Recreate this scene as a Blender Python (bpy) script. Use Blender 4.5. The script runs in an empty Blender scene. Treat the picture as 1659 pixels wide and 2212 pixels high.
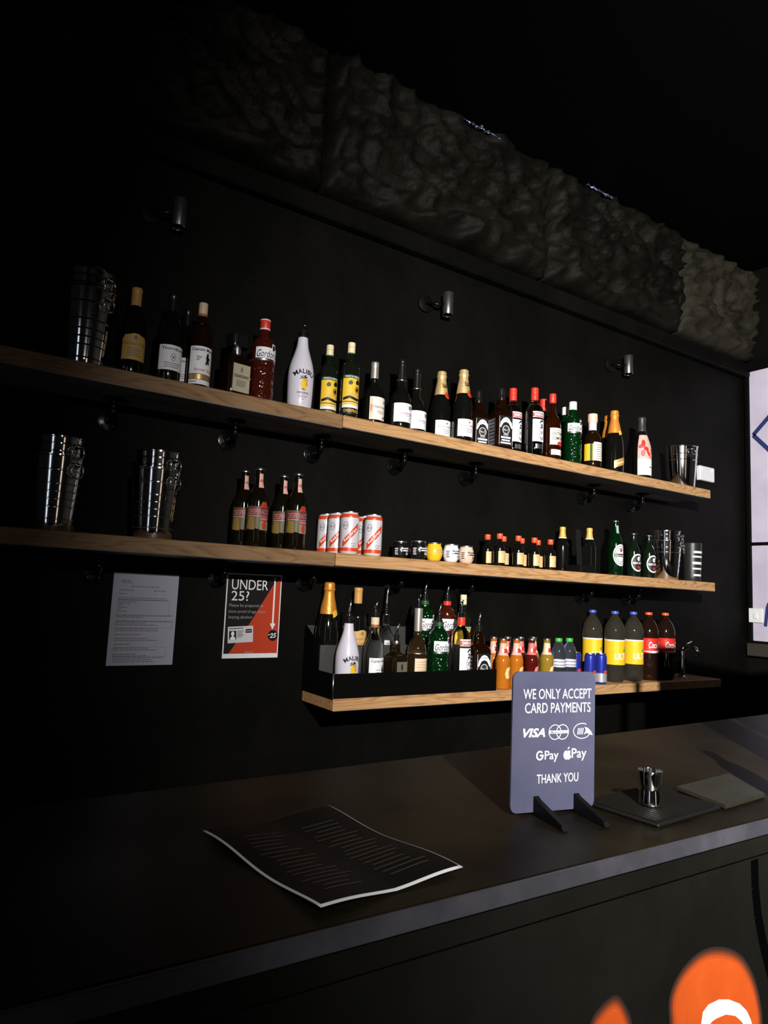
import bpy, bmesh, math, random
from mathutils import Vector, Matrix, noise

# ------------------------------------------------------------------ camera
SC = bpy.context.scene
COL = SC.collection
R_ = math.radians
YAW, PITCH, ROLL = 0.575484, 0.115298, 0.0463818
fw = Vector((math.sin(YAW) * math.cos(PITCH), math.cos(YAW) * math.cos(PITCH), math.sin(PITCH)))
rt = Vector((math.cos(YAW), -math.sin(YAW), 0))
up = rt.cross(fw)
rt2 = math.cos(ROLL) * rt + math.sin(ROLL) * up
up2 = -math.sin(ROLL) * rt + math.cos(ROLL) * up
cd = bpy.data.cameras.new('camera')
cd.sensor_fit = 'HORIZONTAL'
cd.sensor_width = 36.0
cd.lens = 36.0 * 1481.85 / 1659.0
cd.clip_start = 0.02
cam = bpy.data.objects.new('camera', cd)
COL.objects.link(cam)
M3 = Matrix((rt2, up2, -fw)).transposed()
cam.matrix_world = Matrix.Translation((-0.5613, -2.3325, 1.4521)) @ M3.to_4x4()
SC.camera = cam

# ------------------------------------------------------------------ light
SC.view_settings.view_transform = 'Standard'
SC.view_settings.look = 'None'
SC.view_settings.gamma = 1.0
SC.view_settings.use_curve_mapping = False
SC.view_settings.exposure = 0.0
W = bpy.data.worlds.new('world')
SC.world = W
W.use_nodes = True
bgn = W.node_tree.nodes['Background']
bgn.inputs[0].default_value = (0.75, 0.85, 1.0, 1)
bgn.inputs[1].default_value = 0.003
# the bar's one spotlight, hung behind and above the photographer and turned to the right
ld = bpy.data.lights.new('bar_spotlight', 'SPOT')
ld.energy = 1500.0
ld.color = (1.0, 0.965, 0.93)
ld.spot_size = R_(140)
ld.spot_blend = 1.0
ld.shadow_soft_size = 0.022
lo = bpy.data.objects.new('bar_spotlight', ld)
COL.objects.link(lo)
lo.location = (-0.474, -3.279, 2.323)
aim = Vector((math.sin(R_(72.5)), math.cos(R_(72.5)), -0.10))          # turned well to the right, so the left of the bar falls into the dark
lo.rotation_euler = aim.to_track_quat('-Z', 'Y').to_euler()

# two added strip lights behind the camera, for vertical highlights on the steel buckets
for nm, loc, tgt, w_, h_, en, colr in (('added_cool_strip', (-3.1, -3.4, 1.50), (0, -.2, 1.5), .50, 2.7, 4.6, (.80, .88, 1.0)),
                                       ('added_warm_strip', (.62, -5.6, 1.45), (.1, -.2, 1.45), .40, 2.5, 3.4, (1.0, .78, .62))):
    sd = bpy.data.lights.new(nm, 'AREA')
    sd.shape = 'RECTANGLE'
    sd.size, sd.size_y = w_, h_
    sd.energy = en
    sd.color = colr
    so_ = bpy.data.objects.new(nm, sd)
    COL.objects.link(so_)
    so_.location = loc
    so_.rotation_euler = (Vector(tgt) - Vector(loc)).to_track_quat('-Z', 'Y').to_euler()

# ------------------------------------------------------------------ helpers
MATS = {}


def mat(key, col=(.5, .5, .5), rough=.5, metal=0., trans=0., spec=.5, ior=1.45, coat=0., bump=None, vary=None, wood=None):
    if key in MATS:
        return MATS[key]
    m = bpy.data.materials.new(key)
    m.use_nodes = True
    nt = m.node_tree
    b = nt.nodes['Principled BSDF']
    b.inputs['Base Color'].default_value = (*col, 1)
    b.inputs['Roughness'].default_value = rough
    b.inputs['Metallic'].default_value = metal
    b.inputs['Transmission Weight'].default_value = trans
    b.inputs['Specular IOR Level'].default_value = spec
    b.inputs['IOR'].default_value = ior
    b.inputs['Coat Weight'].default_value = coat
    b.inputs['Coat Roughness'].default_value = 0.06
    tc = None
    if bump or vary or wood:
        tc = nt.nodes.new('ShaderNodeTexCoord')
    if vary:                      # (scale, colour2, low, high, stretch)
        sc, c2, lo_, hi_, st = vary
        mp = nt.nodes.new('ShaderNodeMapping')
        mp.inputs['Scale'].default_value = st
        nt.links.new(tc.outputs['Object'], mp.inputs['Vector'])
        nz = nt.nodes.new('ShaderNodeTexNoise')
        nz.inputs['Scale'].default_value = sc
        nz.inputs['Detail'].default_value = 6
        nz.inputs['Roughness'].default_value = .62
        nt.links.new(mp.outputs['Vector'], nz.inputs['Vector'])
        rp = nt.nodes.new('ShaderNodeValToRGB')
        rp.color_ramp.elements[0].position = lo_
        rp.color_ramp.elements[0].color = (*col, 1)
        rp.color_ramp.elements[1].position = hi_
        rp.color_ramp.elements[1].color = (*c2, 1)
        nt.links.new(nz.outputs['Fac'], rp.inputs['Fac'])
        nt.links.new(rp.outputs['Color'], b.inputs['Base Color'])
    if wood:                      # long grain along X with knots and saw marks
        mp = nt.nodes.new('ShaderNodeMapping')
        mp.inputs['Scale'].default_value = (1.1, 9.0, 9.0)
        nt.links.new(tc.outputs['Object'], mp.inputs['Vector'])
        n1 = nt.nodes.new('ShaderNodeTexNoise')
        n1.inputs['Scale'].default_value = 1.7
        n1.inputs['Detail'].default_value = 3
        n1.inputs['Distortion'].default_value = .6
        nt.links.new(mp.outputs['Vector'], n1.inputs['Vector'])
        mul = nt.nodes.new('ShaderNodeMath')
        mul.operation = 'MULTIPLY'
        mul.inputs[1].default_value = 24.0
        nt.links.new(n1.outputs['Fac'], mul.inputs[0])
        sn = nt.nodes.new('ShaderNodeMath')
        sn.operation = 'PINGPONG'
        sn.inputs[1].default_value = 1.0
        nt.links.new(mul.outputs[0], sn.inputs[0])
        mp2 = nt.nodes.new('ShaderNodeMapping')
        mp2.inputs['Scale'].default_value = (6, 160, 160)
        nt.links.new(tc.outputs['Object'], mp2.inputs['Vector'])
        n2 = nt.nodes.new('ShaderNodeTexNoise')
        n2.inputs['Scale'].default_value = 1.0
        n2.inputs['Detail'].default_value = 5
        nt.links.new(mp2.outputs['Vector'], n2.inputs['Vector'])
        mx = nt.nodes.new('ShaderNodeMix')
        mx.data_type = 'FLOAT'
        mx.inputs[0].default_value = .55
        nt.links.new(sn.outputs[0], mx.inputs[2])
        nt.links.new(n2.outputs['Fac'], mx.inputs[3])
        rp = nt.nodes.new('ShaderNodeValToRGB')
        e = rp.color_ramp.elements
        e[0].position = .18
        e[0].color = (*[q * wood for q in (.24, .118, .045)], 1)
        e[1].position = .62
        e[1].color = (*[q * wood for q in (.50, .285, .125)], 1)
        x = e.new(.38)
        x.color = (*[q * wood for q in (.41, .222, .092)], 1)
        nt.links.new(mx.outputs[0], rp.inputs['Fac'])
        nt.links.new(rp.outputs['Color'], b.inputs['Base Color'])
        bp = nt.nodes.new('ShaderNodeBump')
        bp.inputs['Strength'].default_value = .25
        bp.inputs['Distance'].default_value = .002
        nt.links.new(mx.outputs[0], bp.inputs['Height'])
        nt.links.new(bp.outputs['Normal'], b.inputs['Normal'])
    if bump:                      # (kind, scale, strength, distance)
        kind, sc, st, di = bump
        if kind == 'voronoi':
            nz = nt.nodes.new('ShaderNodeTexVoronoi')
            nz.inputs['Scale'].default_value = sc
            out = nz.outputs['Distance']
        else:
            nz = nt.nodes.new('ShaderNodeTexNoise')
            nz.inputs['Scale'].default_value = sc
            nz.inputs['Detail'].default_value = 5
            out = nz.outputs['Fac']
        nt.links.new(tc.outputs['Object'], nz.inputs['Vector'])
        bp = nt.nodes.new('ShaderNodeBump')
        bp.inputs['Strength'].default_value = st
        bp.inputs['Distance'].default_value = di
        nt.links.new(out, bp.inputs['Height'])
        nt.links.new(bp.outputs['Normal'], b.inputs['Normal'])
    MATS[key] = m
    return m


def link(name, me, parent=None, m=None, loc=None):
    o = bpy.data.objects.new(name, me)
    COL.objects.link(o)
    if m is not None:
        for k in (m if isinstance(m, (list, tuple)) else [m]):
            me.materials.append(k)
    if parent:
        o.parent = parent
    if loc is not None:
        o.location = loc
    return o


def empty(name, loc=(0, 0, 0), rz=0.):
    o = bpy.data.objects.new(name, None)
    o.empty_display_size = .02
    COL.objects.link(o)
    o.location = loc
    o.rotation_euler = (0, 0, rz)
    return o


def tag(o, label=None, cat=None, group=None, kind=None):
    for k, v in (('label', label), ('category', cat), ('group', group), ('kind', kind)):
        if v:
            o[k] = v
    return o


def pydata(vs, fs, smooth=False, name='mesh'):
    me = bpy.data.meshes.new(name)
    me.from_pydata(vs, [], fs)
    if smooth:
        me.polygons.foreach_set('use_smooth', [True] * len(me.polygons))
    me.update()
    return me


def box_me(x0, x1, y0, y1, z0, z1, bev=0., seg=1):
    bm = bmesh.new()
    bmesh.ops.create_cube(bm, size=1)
    for v in bm.verts:
        v.co = Vector(((x0 + x1) / 2 + v.co.x * (x1 - x0), (y0 + y1) / 2 + v.co.y * (y1 - y0), (z0 + z1) / 2 + v.co.z * (z1 - z0)))
    if bev:
        bmesh.ops.bevel(bm, geom=bm.edges[:], offset=bev, segments=seg, affect='EDGES')
    bmesh.ops.recalc_face_normals(bm, faces=bm.faces[:])
    me = bpy.data.meshes.new('box')
    bm.to_mesh(me)
    bm.free()
    return me


def box(name, x0, x1, y0, y1, z0, z1, m, parent=None, bev=0., seg=1):
    return link(name, box_me(x0, x1, y0, y1, z0, z1, bev, seg), parent, m)


def prism_me(pts, axis, a0, a1, bev=0.):
    """2D outline pts extruded along an axis (0: pts are y,z; 1: pts are x,z; 2: pts are x,y)"""
    def P(p, a):
        return {0: (a, p[0], p[1]), 1: (p[0], a, p[1]), 2: (p[0], p[1], a)}[axis]
    bm = bmesh.new()
    A = [bm.verts.new(P(p, a0)) for p in pts]
    B = [bm.verts.new(P(p, a1)) for p in pts]
    bm.faces.new(A)
    bm.faces.new(B[::-1])
    n = len(pts)
    for i in range(n):
        bm.faces.new((A[i], A[(i + 1) % n], B[(i + 1) % n], B[i]))
    bmesh.ops.recalc_face_normals(bm, faces=bm.faces[:])
    if bev:
        bmesh.ops.bevel(bm, geom=bm.edges[:], offset=bev, segments=2, affect='EDGES')
    me = bpy.data.meshes.new('prism')
    bm.to_mesh(me)
    bm.free()
    return me


def xsec(n, a):
    c, s = math.cos(a), math.sin(a)
    if n == 2:
        return c, s
    k = (abs(c) ** n + abs(s) ** n) ** (-1.0 / n)
    return c * k, s * k


def smooth_prof(prof, it=2):
    """round a polyline profile (Chaikin), keeping its end points"""
    for _ in range(it):
        q = [prof[0]]
        for a, b in zip(prof, prof[1:]):
            if (a[0] - b[0]) ** 2 + (a[1] - b[1]) ** 2 < 1e-7:
                continue
            q += [(a[0] * .8 + b[0] * .2, a[1] * .8 + b[1] * .2), (a[0] * .2 + b[0] * .8, a[1] * .2 + b[1] * .8)]
        q.append(prof[-1])
        prof = q
    return prof


def lathe_me(prof, seg=24, n=2, smooth=True):
    vs, fs, rings = [], [], []
    for r, z in prof:
        if r < 1e-6:
            rings.append([len(vs)])
            vs.append((0, 0, z))
        else:
            rings.append(list(range(len(vs), len(vs) + seg)))
            for i in range(seg):
                c, s = xsec(n, 2 * math.pi * (i + .5) / seg)
                vs.append((r * c, r * s, z))
    for A, B in zip(rings, rings[1:]):
        if len(A) == 1 and len(B) == 1:
            continue
        for i in range(seg):
            j = (i + 1) % seg
            if len(A) == 1:
                fs.append((A[0], B[j], B[i]))
            elif len(B) == 1:
                fs.append((A[i], A[j], B[0]))
            else:
                fs.append((A[i], A[j], B[j], B[i]))
    me = pydata(vs, fs, smooth)
    return me


def sharpen(me, ang=38):
    try:
        me.set_sharp_from_angle(angle=R_(ang))
    except Exception:
        pass


def tube_me(pts, r, seg=10, closed=False, caps=True):
    pts = [Vector(p) for p in pts]
    vs, fs = [], []
    N = len(pts)
    rr = r if isinstance(r, (list, tuple)) else [r] * N
    prev = None
    for i, p in enumerate(pts):
        a = pts[i - 1] if (i or closed) else p
        b = pts[(i + 1) % N] if (i < N - 1 or closed) else p
        t = (b - a).normalized()
        ref = prev if prev is not None else (Vector((0, 0, 1)) if abs(t.z) < .9 else Vector((1, 0, 0)))
        u = (ref - t * ref.dot(t)).normalized()
        prev = u
        w = t.cross(u)
        for k in range(seg):
            an = 2 * math.pi * k / seg
            vs.append(tuple(p + (u * math.cos(an) + w * math.sin(an)) * rr[i]))
    for i in range(N if closed else N - 1):
        for k in range(seg):
            a, b = i * seg + k, i * seg + (k + 1) % seg
            c, d = ((i + 1) % N) * seg + (k + 1) % seg, ((i + 1) % N) * seg + k
            fs.append((a, b, c, d))
    if caps and not closed:
        fs.append(tuple(range(seg))[::-1])
        fs.append(tuple(range((N - 1) * seg, N * seg)))
    return pydata(vs, fs, True)


# ---- flat lettering and shapes, as triangles in 2D
TXT = {}


def text_tris(s, shear=0., bold=0., res=3):
    key = (s, shear, bold)
    if key not in TXT:
        cu = bpy.data.curves.new('lettering', 'FONT')
        cu.body = s
        cu.size = 1.0
        cu.align_x = 'CENTER'
        cu.shear = shear
        cu.offset = bold
        cu.resolution_u = res
        cu.fill_mode = 'FRONT'
        ob = bpy.data.objects.new('lettering', cu)
        me = ob.to_mesh()
        me.calc_loop_triangles()
        V = [(v.co.x, v.co.y) for v in me.vertices]
        T = [tuple(V[i] for i in t.vertices) for t in me.loop_triangles]
        ob.to_mesh_clear()
        bpy.data.objects.remove(ob)
        bpy.data.curves.remove(cu)
        xs = [p[0] for t in T for p in t] or [0, 1]
        ys = [p[1] for t in T for p in t] or [0, 1]
        TXT[key] = (T, min(xs), max(xs), min(ys), max(ys))
    return TXT[key]


def text_at(s, x, y, h, w=None, shear=0., bold=0., rot=0., arc=0.):
    """triangles of s with its box centred on (x, y), h tall (box height) and w wide; arc bends the line upward in the middle"""
    T, x0, x1, y0, y1 = text_tris(s, shear, bold)
    sy = h / max(1e-6, (y1 - y0))
    sx = (w / (x1 - x0)) if w else sy
    c, sn = math.cos(rot), math.sin(rot)
    out = []
    for t in T:
        q = []
        for px, py in t:
            a = (px - (x0 + x1) / 2) * sx
            b = (py - (y0 + y1) / 2) * sy
            if arc:
                ang = a * arc
                rr = 1 / arc + b
                a, b = math.sin(ang) * rr, math.cos(ang) * rr - 1 / arc
            q.append((x + a * c - b * sn, y + a * sn + b * c))
        out.append(tuple(q))
    return out


def rect2(x0, y0, x1, y1):
    return [((x0, y0), (x1, y0), (x1, y1)), ((x0, y0), (x1, y1), (x0, y1))]


def ell2(x, y, rx, ry, n=20):
    P = [(x + rx * math.cos(2 * math.pi * i / n), y + ry * math.sin(2 * math.pi * i / n)) for i in range(n)]
    return [((x, y), P[i], P[(i + 1) % n]) for i in range(n)]


def ring2(x, y, rx, ry, t, n=28, a0=0., a1=360.):
    out = []
    for i in range(n):
        a, b = R_(a0 + (a1 - a0) * i / n), R_(a0 + (a1 - a0) * (i + 1) / n)
        p, q = (x + rx * math.cos(a), y + ry * math.sin(a)), (x + rx * math.cos(b), y + ry * math.sin(b))
        r_, s = (x + (rx - t) * math.cos(a), y + (ry - t) * math.sin(a)), (x + (rx - t) * math.cos(b), y + (ry - t) * math.sin(b))
        out += [(p, q, s), (p, s, r_)]
    return out


def poly2(P):
    from mathutils.geometry import tessellate_polygon
    return [tuple(P[i] for i in t) for t in tessellate_polygon([[Vector((a, b, 0)) for a, b in P]])]


def line2(x0, y0, x1, y1, t):
    dx, dy = x1 - x0, y1 - y0
    L = math.hypot(dx, dy) or 1
    nx, ny = -dy / L * t / 2, dx / L * t / 2
    return poly2([(x0 + nx, y0 + ny), (x1 + nx, y1 + ny), (x1 - nx, y1 - ny), (x0 - nx, y0 - ny)])


def split_tris(T, lim):
    out, st = [], list(T)
    while st:
        a, b, c = st.pop()
        e = [abs(a[0] - b[0]), abs(b[0] - c[0]), abs(c[0] - a[0])]
        k = e.index(max(e))
        if e[k] <= lim:
            out.append((a, b, c))
            continue
        if k == 1:
            a, b, c = b, c, a
        elif k == 2:
            a, b, c = c, a, b
        m = ((a[0] + b[0]) / 2, (a[1] + b[1]) / 2)
        st += [(a, m, c), (m, b, c)]
    return out


def tri_mesh(T, fn, smooth=False):
    vs, fs, ix = [], [], {}
    for t in T:
        area = (t[1][0] - t[0][0]) * (t[2][1] - t[0][1]) - (t[2][0] - t[0][0]) * (t[1][1] - t[0][1])
        if abs(area) < 1e-12:
            continue
        if area < 0:
            t = (t[0], t[2], t[1])
        f = []
        for p in t:
            k = (round(p[0], 6), round(p[1], 6))
            if k not in ix:
                ix[k] = len(vs)
                vs.append(fn(*p))
            f.append(ix[k])
        if len(set(f)) == 3:
            fs.append(tuple(f))
    return pydata(vs, fs, smooth)


def prof_r(prof, z):
    for (r0, z0), (r1, z1) in zip(prof, prof[1:]):
        if z0 <= z <= z1 and z1 > z0:
            return r0 + (r1 - r0) * (z - z0) / (z1 - z0)
    return max(r for r, _ in prof)


def copy_tree(o, parent=None):
    c = o.copy()
    COL.objects.link(c)
    c.parent = parent
    for ch in list(o.children):
        copy_tree(ch, c)
    return c


# ------------------------------------------------------------------ materials
WOOD = mat('pine_board', wood=1.0, rough=.55)
WOOD_LEFT = mat('darker_pine_with_falloff', wood=.52, rough=.6)  # left boards' darker pine, deepened to carry the light falloff in its colour
UNDER = mat('black_painted_underside', (.16, .17, .17), .5, vary=(3., (.42, .43, .43), .45, .75, (1.2, 10, 10)))
WALL = mat('black_wall_paint', (.0018, .0017, .0012), .65, spec=.10, vary=(2.2, (.0055, .0050, .0038), .40, .72, (1, 1, .7)), bump=('noise', 18., .25, .01))
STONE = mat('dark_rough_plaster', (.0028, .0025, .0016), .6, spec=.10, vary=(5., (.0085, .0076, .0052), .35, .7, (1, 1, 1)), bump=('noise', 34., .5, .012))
STONE_LIT = mat('rough_plaster_lit', (.012, .0108, .0072), .6, spec=.14, vary=(5., (.030, .026, .018), .35, .7, (1, 1, 1)), bump=('noise', 34., .5, .012))  # plaster lightened for the rightmost block, standing in for stronger light there
CEIL = mat('black_ceiling_paint', (.0008, .0008, .0008), .7, spec=.05)
FLOOR = mat('dark_floor', (.008, .007, .006), .6, vary=(4., (.015, .013, .011), .4, .7, (1, 1, 1)))
COUNTER = mat('dark_bar_top', (.0030, .0024, .0011), .46, spec=.12, vary=(3.5, (.0140, .0106, .0046), .36, .68, (1, 1, 1)), bump=('noise', 60., .03, .0015))
EDGE = mat('bar_top_edge', (.035, .035, .042), .4, spec=.4, vary=(9., (.06, .058, .07), .4, .7, (1, 1, 1)))
FRONT = mat('bar_front_panel', (.0045, .0044, .0033), .55, spec=.14, vary=(3., (.0088, .0083, .0064), .4, .7, (1, 1, 1)))
IRON = mat('black_iron_pipe', (.0022, .0022, .0022), .22, spec=.35)
STEEL = mat('polished_steel', (.82, .81, .80), .09, metal=1.)
BRUSHED = mat('brushed_steel', (.62, .61, .60), .32, metal=1.)
CHROME = mat('pourer_chrome', (.85, .85, .86), .2, metal=1.)
BLACKP = mat('black_plastic', (.008, .008, .008), .25)
BLACKM = mat('black_powder_coat', (.0022, .0022, .002), .4, spec=.2)
WHITEP = mat('white_plastic', (.75, .75, .76), .4)
PAPER = mat('white_label_paper', (.80, .80, .82), .55)
CREAM = mat('cream_label_paper', (.72, .58, .40), .55)
INK = mat('black_ink', (.006, .006, .006), .5)
GREY = mat('grey_ink', (.17, .16, .17), .5)
RED = mat('red_ink', (.55, .03, .015), .45)
GLASSK = mat('near_black_glass', (.004, .004, .003), .09, spec=.55)
GLASSD = mat('dark_green_glass', (.004, .009, .004), .09, spec=.55)
GLASSB = mat('dark_amber_glass', (.009, .0035, .001), .08, spec=.55)
WHISKY = mat('whisky_brown_glass', (.022, .004, .001), .06, trans=.3, spec=.5)
CLEAR = mat('clear_glass', (.93, .95, .94), .03, trans=1.0, ior=1.4)
PET = mat('clear_plastic', (.86, .92, .98), .05, trans=.98, ior=1.3)
GREENG = mat('green_cut_glass', (.0006, .018, .003), .1, trans=.2, bump=('voronoi', 95., .8, .004))
PINKG = mat('pink_gin_glass', (.06, .009, .004), .1, trans=.25, bump=('voronoi', 85., .7, .004))
GOLDF = mat('gold_foil', (.80, .56, .25), .38, metal=.55, bump=('noise', 130., .5, .003))
ORANGEF = mat('orange_foil', (.80, .30, .045), .4, metal=.4, bump=('noise', 120., .4, .003))
TAN = mat('tan_capsule', (.62, .33, .09), .42)
YEL = mat('yellow_label', (.82, .52, .03), .5)
YEL2 = mat('bright_yellow_plastic', (.85, .50, .015), .3)
LGREEN = mat('dark_green_ink', (.012, .07, .02), .5)
CAPCR = mat('pale_yellow_cap', (.80, .70, .42), .45)
REDCAP = mat('red_cap', (.60, .035, .02), .4)
SILVER = mat('silver_cap', (.80, .74, .66), .3, metal=.8)
MALW = mat('frosted_white_bottle', (.66, .63, .72), .34, coat=.3)
BRONZE = mat('wood_stopper', (.55, .34, .18), .5)
BLUECAP = mat('blue_cap', (.06, .10, .55), .4)
GRCAP = mat('green_cap', (.04, .42, .05), .4)
OJ = mat('orange_juice', (.43, .125, .009), .12, coat=.6)
OJP = mat('pale_orange_juice', (.70, .32, .03), .12, coat=.6)
YJ = mat('yellow_juice', (.26, .16, .018), .12, coat=.6)
RJ = mat('dark_red_juice', (.07, .005, .003), .1, coat=.6)
PINKL = mat('pink_neck_label', (.78, .42, .34), .5)
PEACH = mat('peach_ink', (.85, .58, .26), .5)
BLUECAN = mat('blue_can', (.02, .035, .33), .3, metal=.4)
CANW = mat('white_can', (.70, .68, .72), .32, metal=.15)
CANR = mat('red_can_ink', (.62, .06, .015), .35)
SIGNB = mat('slate_blue_board', (.052, .056, .098), .42, spec=.4, vary=(7., (.078, .077, .122), .35, .7, (1, 1, 1)))
CHALK = mat('white_sign_ink', (.82, .80, .84), .5)
POSTK = mat('poster_black', (.006, .006, .005), .4)
POSTR = mat('poster_red', (.50, .045, .012), .45)
SLEEVE = mat('sleeved_paper', (.40, .40, .49), .42, coat=.5, bump=('noise', 26., .12, .006))
GRAF_O = mat('orange_spray_paint', (.42, .060, .007), .5, vary=(12., (.50, .078, .009), .35, .7, (1, 1, 1)))

# ------------------------------------------------------------------ the setting
ZU, ZM, ZL, ZC = 2.0707, 1.5786, 1.0787, 1.10


def struct(o):
    o['kind'] = 'structure'
    return o


struct(box('wall_back', -3.0, 3.65, 0.0, 0.2, 0.0, 3.60, WALL))
struct(box('wall_right', 3.645, 3.85, -6.0, 0.2, 0.0, 3.60, WALL))
struct(box('floor', -3.0, 3.85, -6.0, 0.2, -0.12, 0.0, FLOOR))
struct(box('ceiling', -3.0, 3.85, -6.0, 0.2, 3.60, 3.75, CEIL))

# rough plastered beam under the ceiling: one lumpy block between each pair of seams
BEAM = empty('trim_1')
struct(BEAM)


def lumpy_block(x0, x1, z0, z1, seed):
    nx, nz = max(8, int((x1 - x0) / .018)), 32
    vs, fs = [], []
    for j in range(nz + 1):
        for i in range(nx + 1):
            x = x0 + (x1 - x0) * i / nx
            z = z0 + (z1 - z0) * j / nz
            e = min(min(x - x0, x1 - x), min(z - z0, z1 - z)) / .035
            q = Vector((x * 4.2 + seed, z * 7.5, 0))
            d = noise.noise(q) * .034 + (1 - abs(noise.noise(q * 1.9 + Vector((3, 9, 0))))) ** 4 * .062 + noise.noise(q * 5.) * .006
            vs.append((x, -.06 - max(0, min(1, e)) * max(0., .016 + d), z))
    for j in range(nz):
        for i in range(nx):
            a = j * (nx + 1) + i
            fs.append((a, a + 1, a + nx + 2, a + nx + 1))
    n0 = len(vs)
    ring = [i for i in range(nx + 1)] + [j * (nx + 1) + nx for j in range(1, nz + 1)] + [nz * (nx + 1) + i for i in range(nx - 1, -1, -1)] + [j * (nx + 1) for j in range(nz - 1, 0, -1)]
    for k in ring:
        vs.append((vs[k][0], -.001, vs[k][2]))
    m = len(ring)
    for k in range(m):
        fs.append((ring[(k + 1) % m], ring[k], n0 + k, n0 + (k + 1) % m))
    return pydata(vs, fs, True)


XS = [-2.9, -1.75, -.62, .555, 1.78, 2.86, 3.63]
for i in range(len(XS) - 1):
    link('plaster_block', lumpy_block(XS[i] + .006, XS[i + 1] - .006, 3.005, 3.585, i * 7.3), BEAM, STONE_LIT if i == len(XS) - 2 else STONE)
LEDGE = struct(box('trim_2', -2.95, 3.64, -.05, -.001, 2.90, 2.985, WALL, bev=.008))

# poster-covered door panel on the side wall
DOOR = empty('door_1', (3.643, -.02, 1.19))
struct(DOOR)
PANELW = mat('pale_poster_panel', (.50, .45, .56), .5, vary=(3., (.60, .56, .68), .4, .65, (1, 1, 1)))
BLUEI = mat('dark_blue_drawing', (.02, .035, .13), .5)
box('frame_post', -.03, .0, -.022, .0, .0, 1.78, BLACKM, DOOR)
box('frame_head', -.03, .0, -.56, -.0, 1.75, 1.80, BLACKM, DOOR)
pn = box('upper_panel', -.02, -.002, -.54, -.024, .665, 1.745, PANELW, DOOR, .002)
pl = box('lower_panel', -.02, -.002, -.54, -.024, .07, .645, PANELW, DOOR, .002)
box('sill', -.05, .0, -.56, .0, -.02, .055, mat('grey_sill', (.035, .032, .024), .5), DOOR, .004)


def wall_stroke(par, pts, t, z0=0):
    T = []
    for a, b in zip(pts, pts[1:]):
        T += line2(a[0], a[1], b[0], b[1], t)
    link('drawing', tri_mesh(T, lambda a, b: (-.0215, -a, b)), par, BLUEI)


wall_stroke(pn, [(.045, 1.335), (.17, 1.46), (.34, 1.54), (.50, 1.42), (.38, 1.22), (.2, 1.16), (.045, 1.335)], .026)
wall_stroke(pn, [(.22, 1.34), (.33, 1.40), (.42, 1.35), (.33, 1.28), (.22, 1.34)], .014)
wall_stroke(pl, [(.10, .16), (.115, .28), (.16, .36), (.26, .40), (.40, .36), (.46, .24)], .02)
wall_stroke(pl, [(.20, .12), (.24, .24), (.34, .27)], .014)
sw = empty('light_switch', (3.6225, -.068, 1.405))
tag(sw, 'white light switch plate on the poster covered door panel', 'switch')
box('plate', -.012, .0, -.043, .043, -.036, .050, WHITEP, sw, .003)
box('rocker', -.017, -.011, -.012, .012, -.012, .024, WHITEP, sw, .002)

# ------------------------------------------------------------------ bar counter
CN = empty('bar_counter', (0, 0, 0))
tag(CN, 'long dark bar counter running across the foreground with a lipped edge', 'counter')


def skewed(name, off, y1, z0, z1, m, bev=.003):
    # the counter runs a degree off the line of the wall, its back edge a touch more
    def fy(x):
        return -1.676 - .012 * x + off
    b0, b1 = (-1.109 + .028 * -2.6, -1.109 + .028 * 3.0) if y1 is None else (fy(-2.6) + y1, fy(3.0) + y1)
    return link(name, prism_me([(-2.6, fy(-2.6)), (3.0, fy(3.0)), (3.0, b1), (-2.6, b0)], 2, z0, z1, bev), CN, m)


skewed('worktop', .004, None, 1.0745, ZC, COUNTER, .003)
skewed('edge_strip', 0, .006, 1.0750, ZC - .0012, EDGE, .0012)
skewed('apron', .008, .30, 1.040, 1.0738, FRONT, .002)
skewed('front_panel', .019, .06, .0, 1.0375, FRONT, .002)
skewed('back_panel', .36, .03, .0, 1.0375, FRONT, .002)


# spray painted mural on the bar front (flat paint on the panel)
def frontY(x):
    return -1.657 - .012 * x - .0006


MUR = empty('spray_mural', (.55, -1.66, .0))
tag(MUR, 'orange and white spray painted shapes on the bar front', 'mural')


def mural(name, T, m, k=0):
    link(name, tri_mesh(split_tris(T, .1), lambda a, b: (a - .55, frontY(a) - .0004 * k + 1.66, b)), MUR, m)


def grow(P_, d):
    cx_ = sum(a for a, _ in P_) / len(P_)
    cy_ = sum(b for _, b in P_) / len(P_)
    return [(a + (a - cx_) / math.hypot(a - cx_, b - cy_) * d, b + (b - cy_) / math.hypot(a - cx_, b - cy_) * d) for a, b in P_]


BIGO = [(.427, .833), (.423, .861), (.43, .878), (.447, .894), (.471, .905), (.501, .912), (.537, .909), (.576, .897), (.608, .879), (.632, .852), (.648, .824), (.658, .792), (.661, .769), (.655, .70), (.60, .62), (.52, .60), (.45, .65), (.425, .74)]
SMO = [(.25, .881), (.266, .891), (.284, .898), (.299, .898), (.309, .889), (.319, .873), (.326, .86), (.335, .80), (.32, .72), (.28, .70), (.24, .74), (.225, .82)]
def round_closed(P_, it=2):
    for _ in range(it):
        q_ = []
        for k_ in range(len(P_)):
            a_, b_ = P_[k_], P_[(k_ + 1) % len(P_)]
            q_ += [(a_[0] * .75 + b_[0] * .25, a_[1] * .75 + b_[1] * .25), (a_[0] * .25 + b_[0] * .75, a_[1] * .25 + b_[1] * .75)]
        P_ = q_
    return P_


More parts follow.
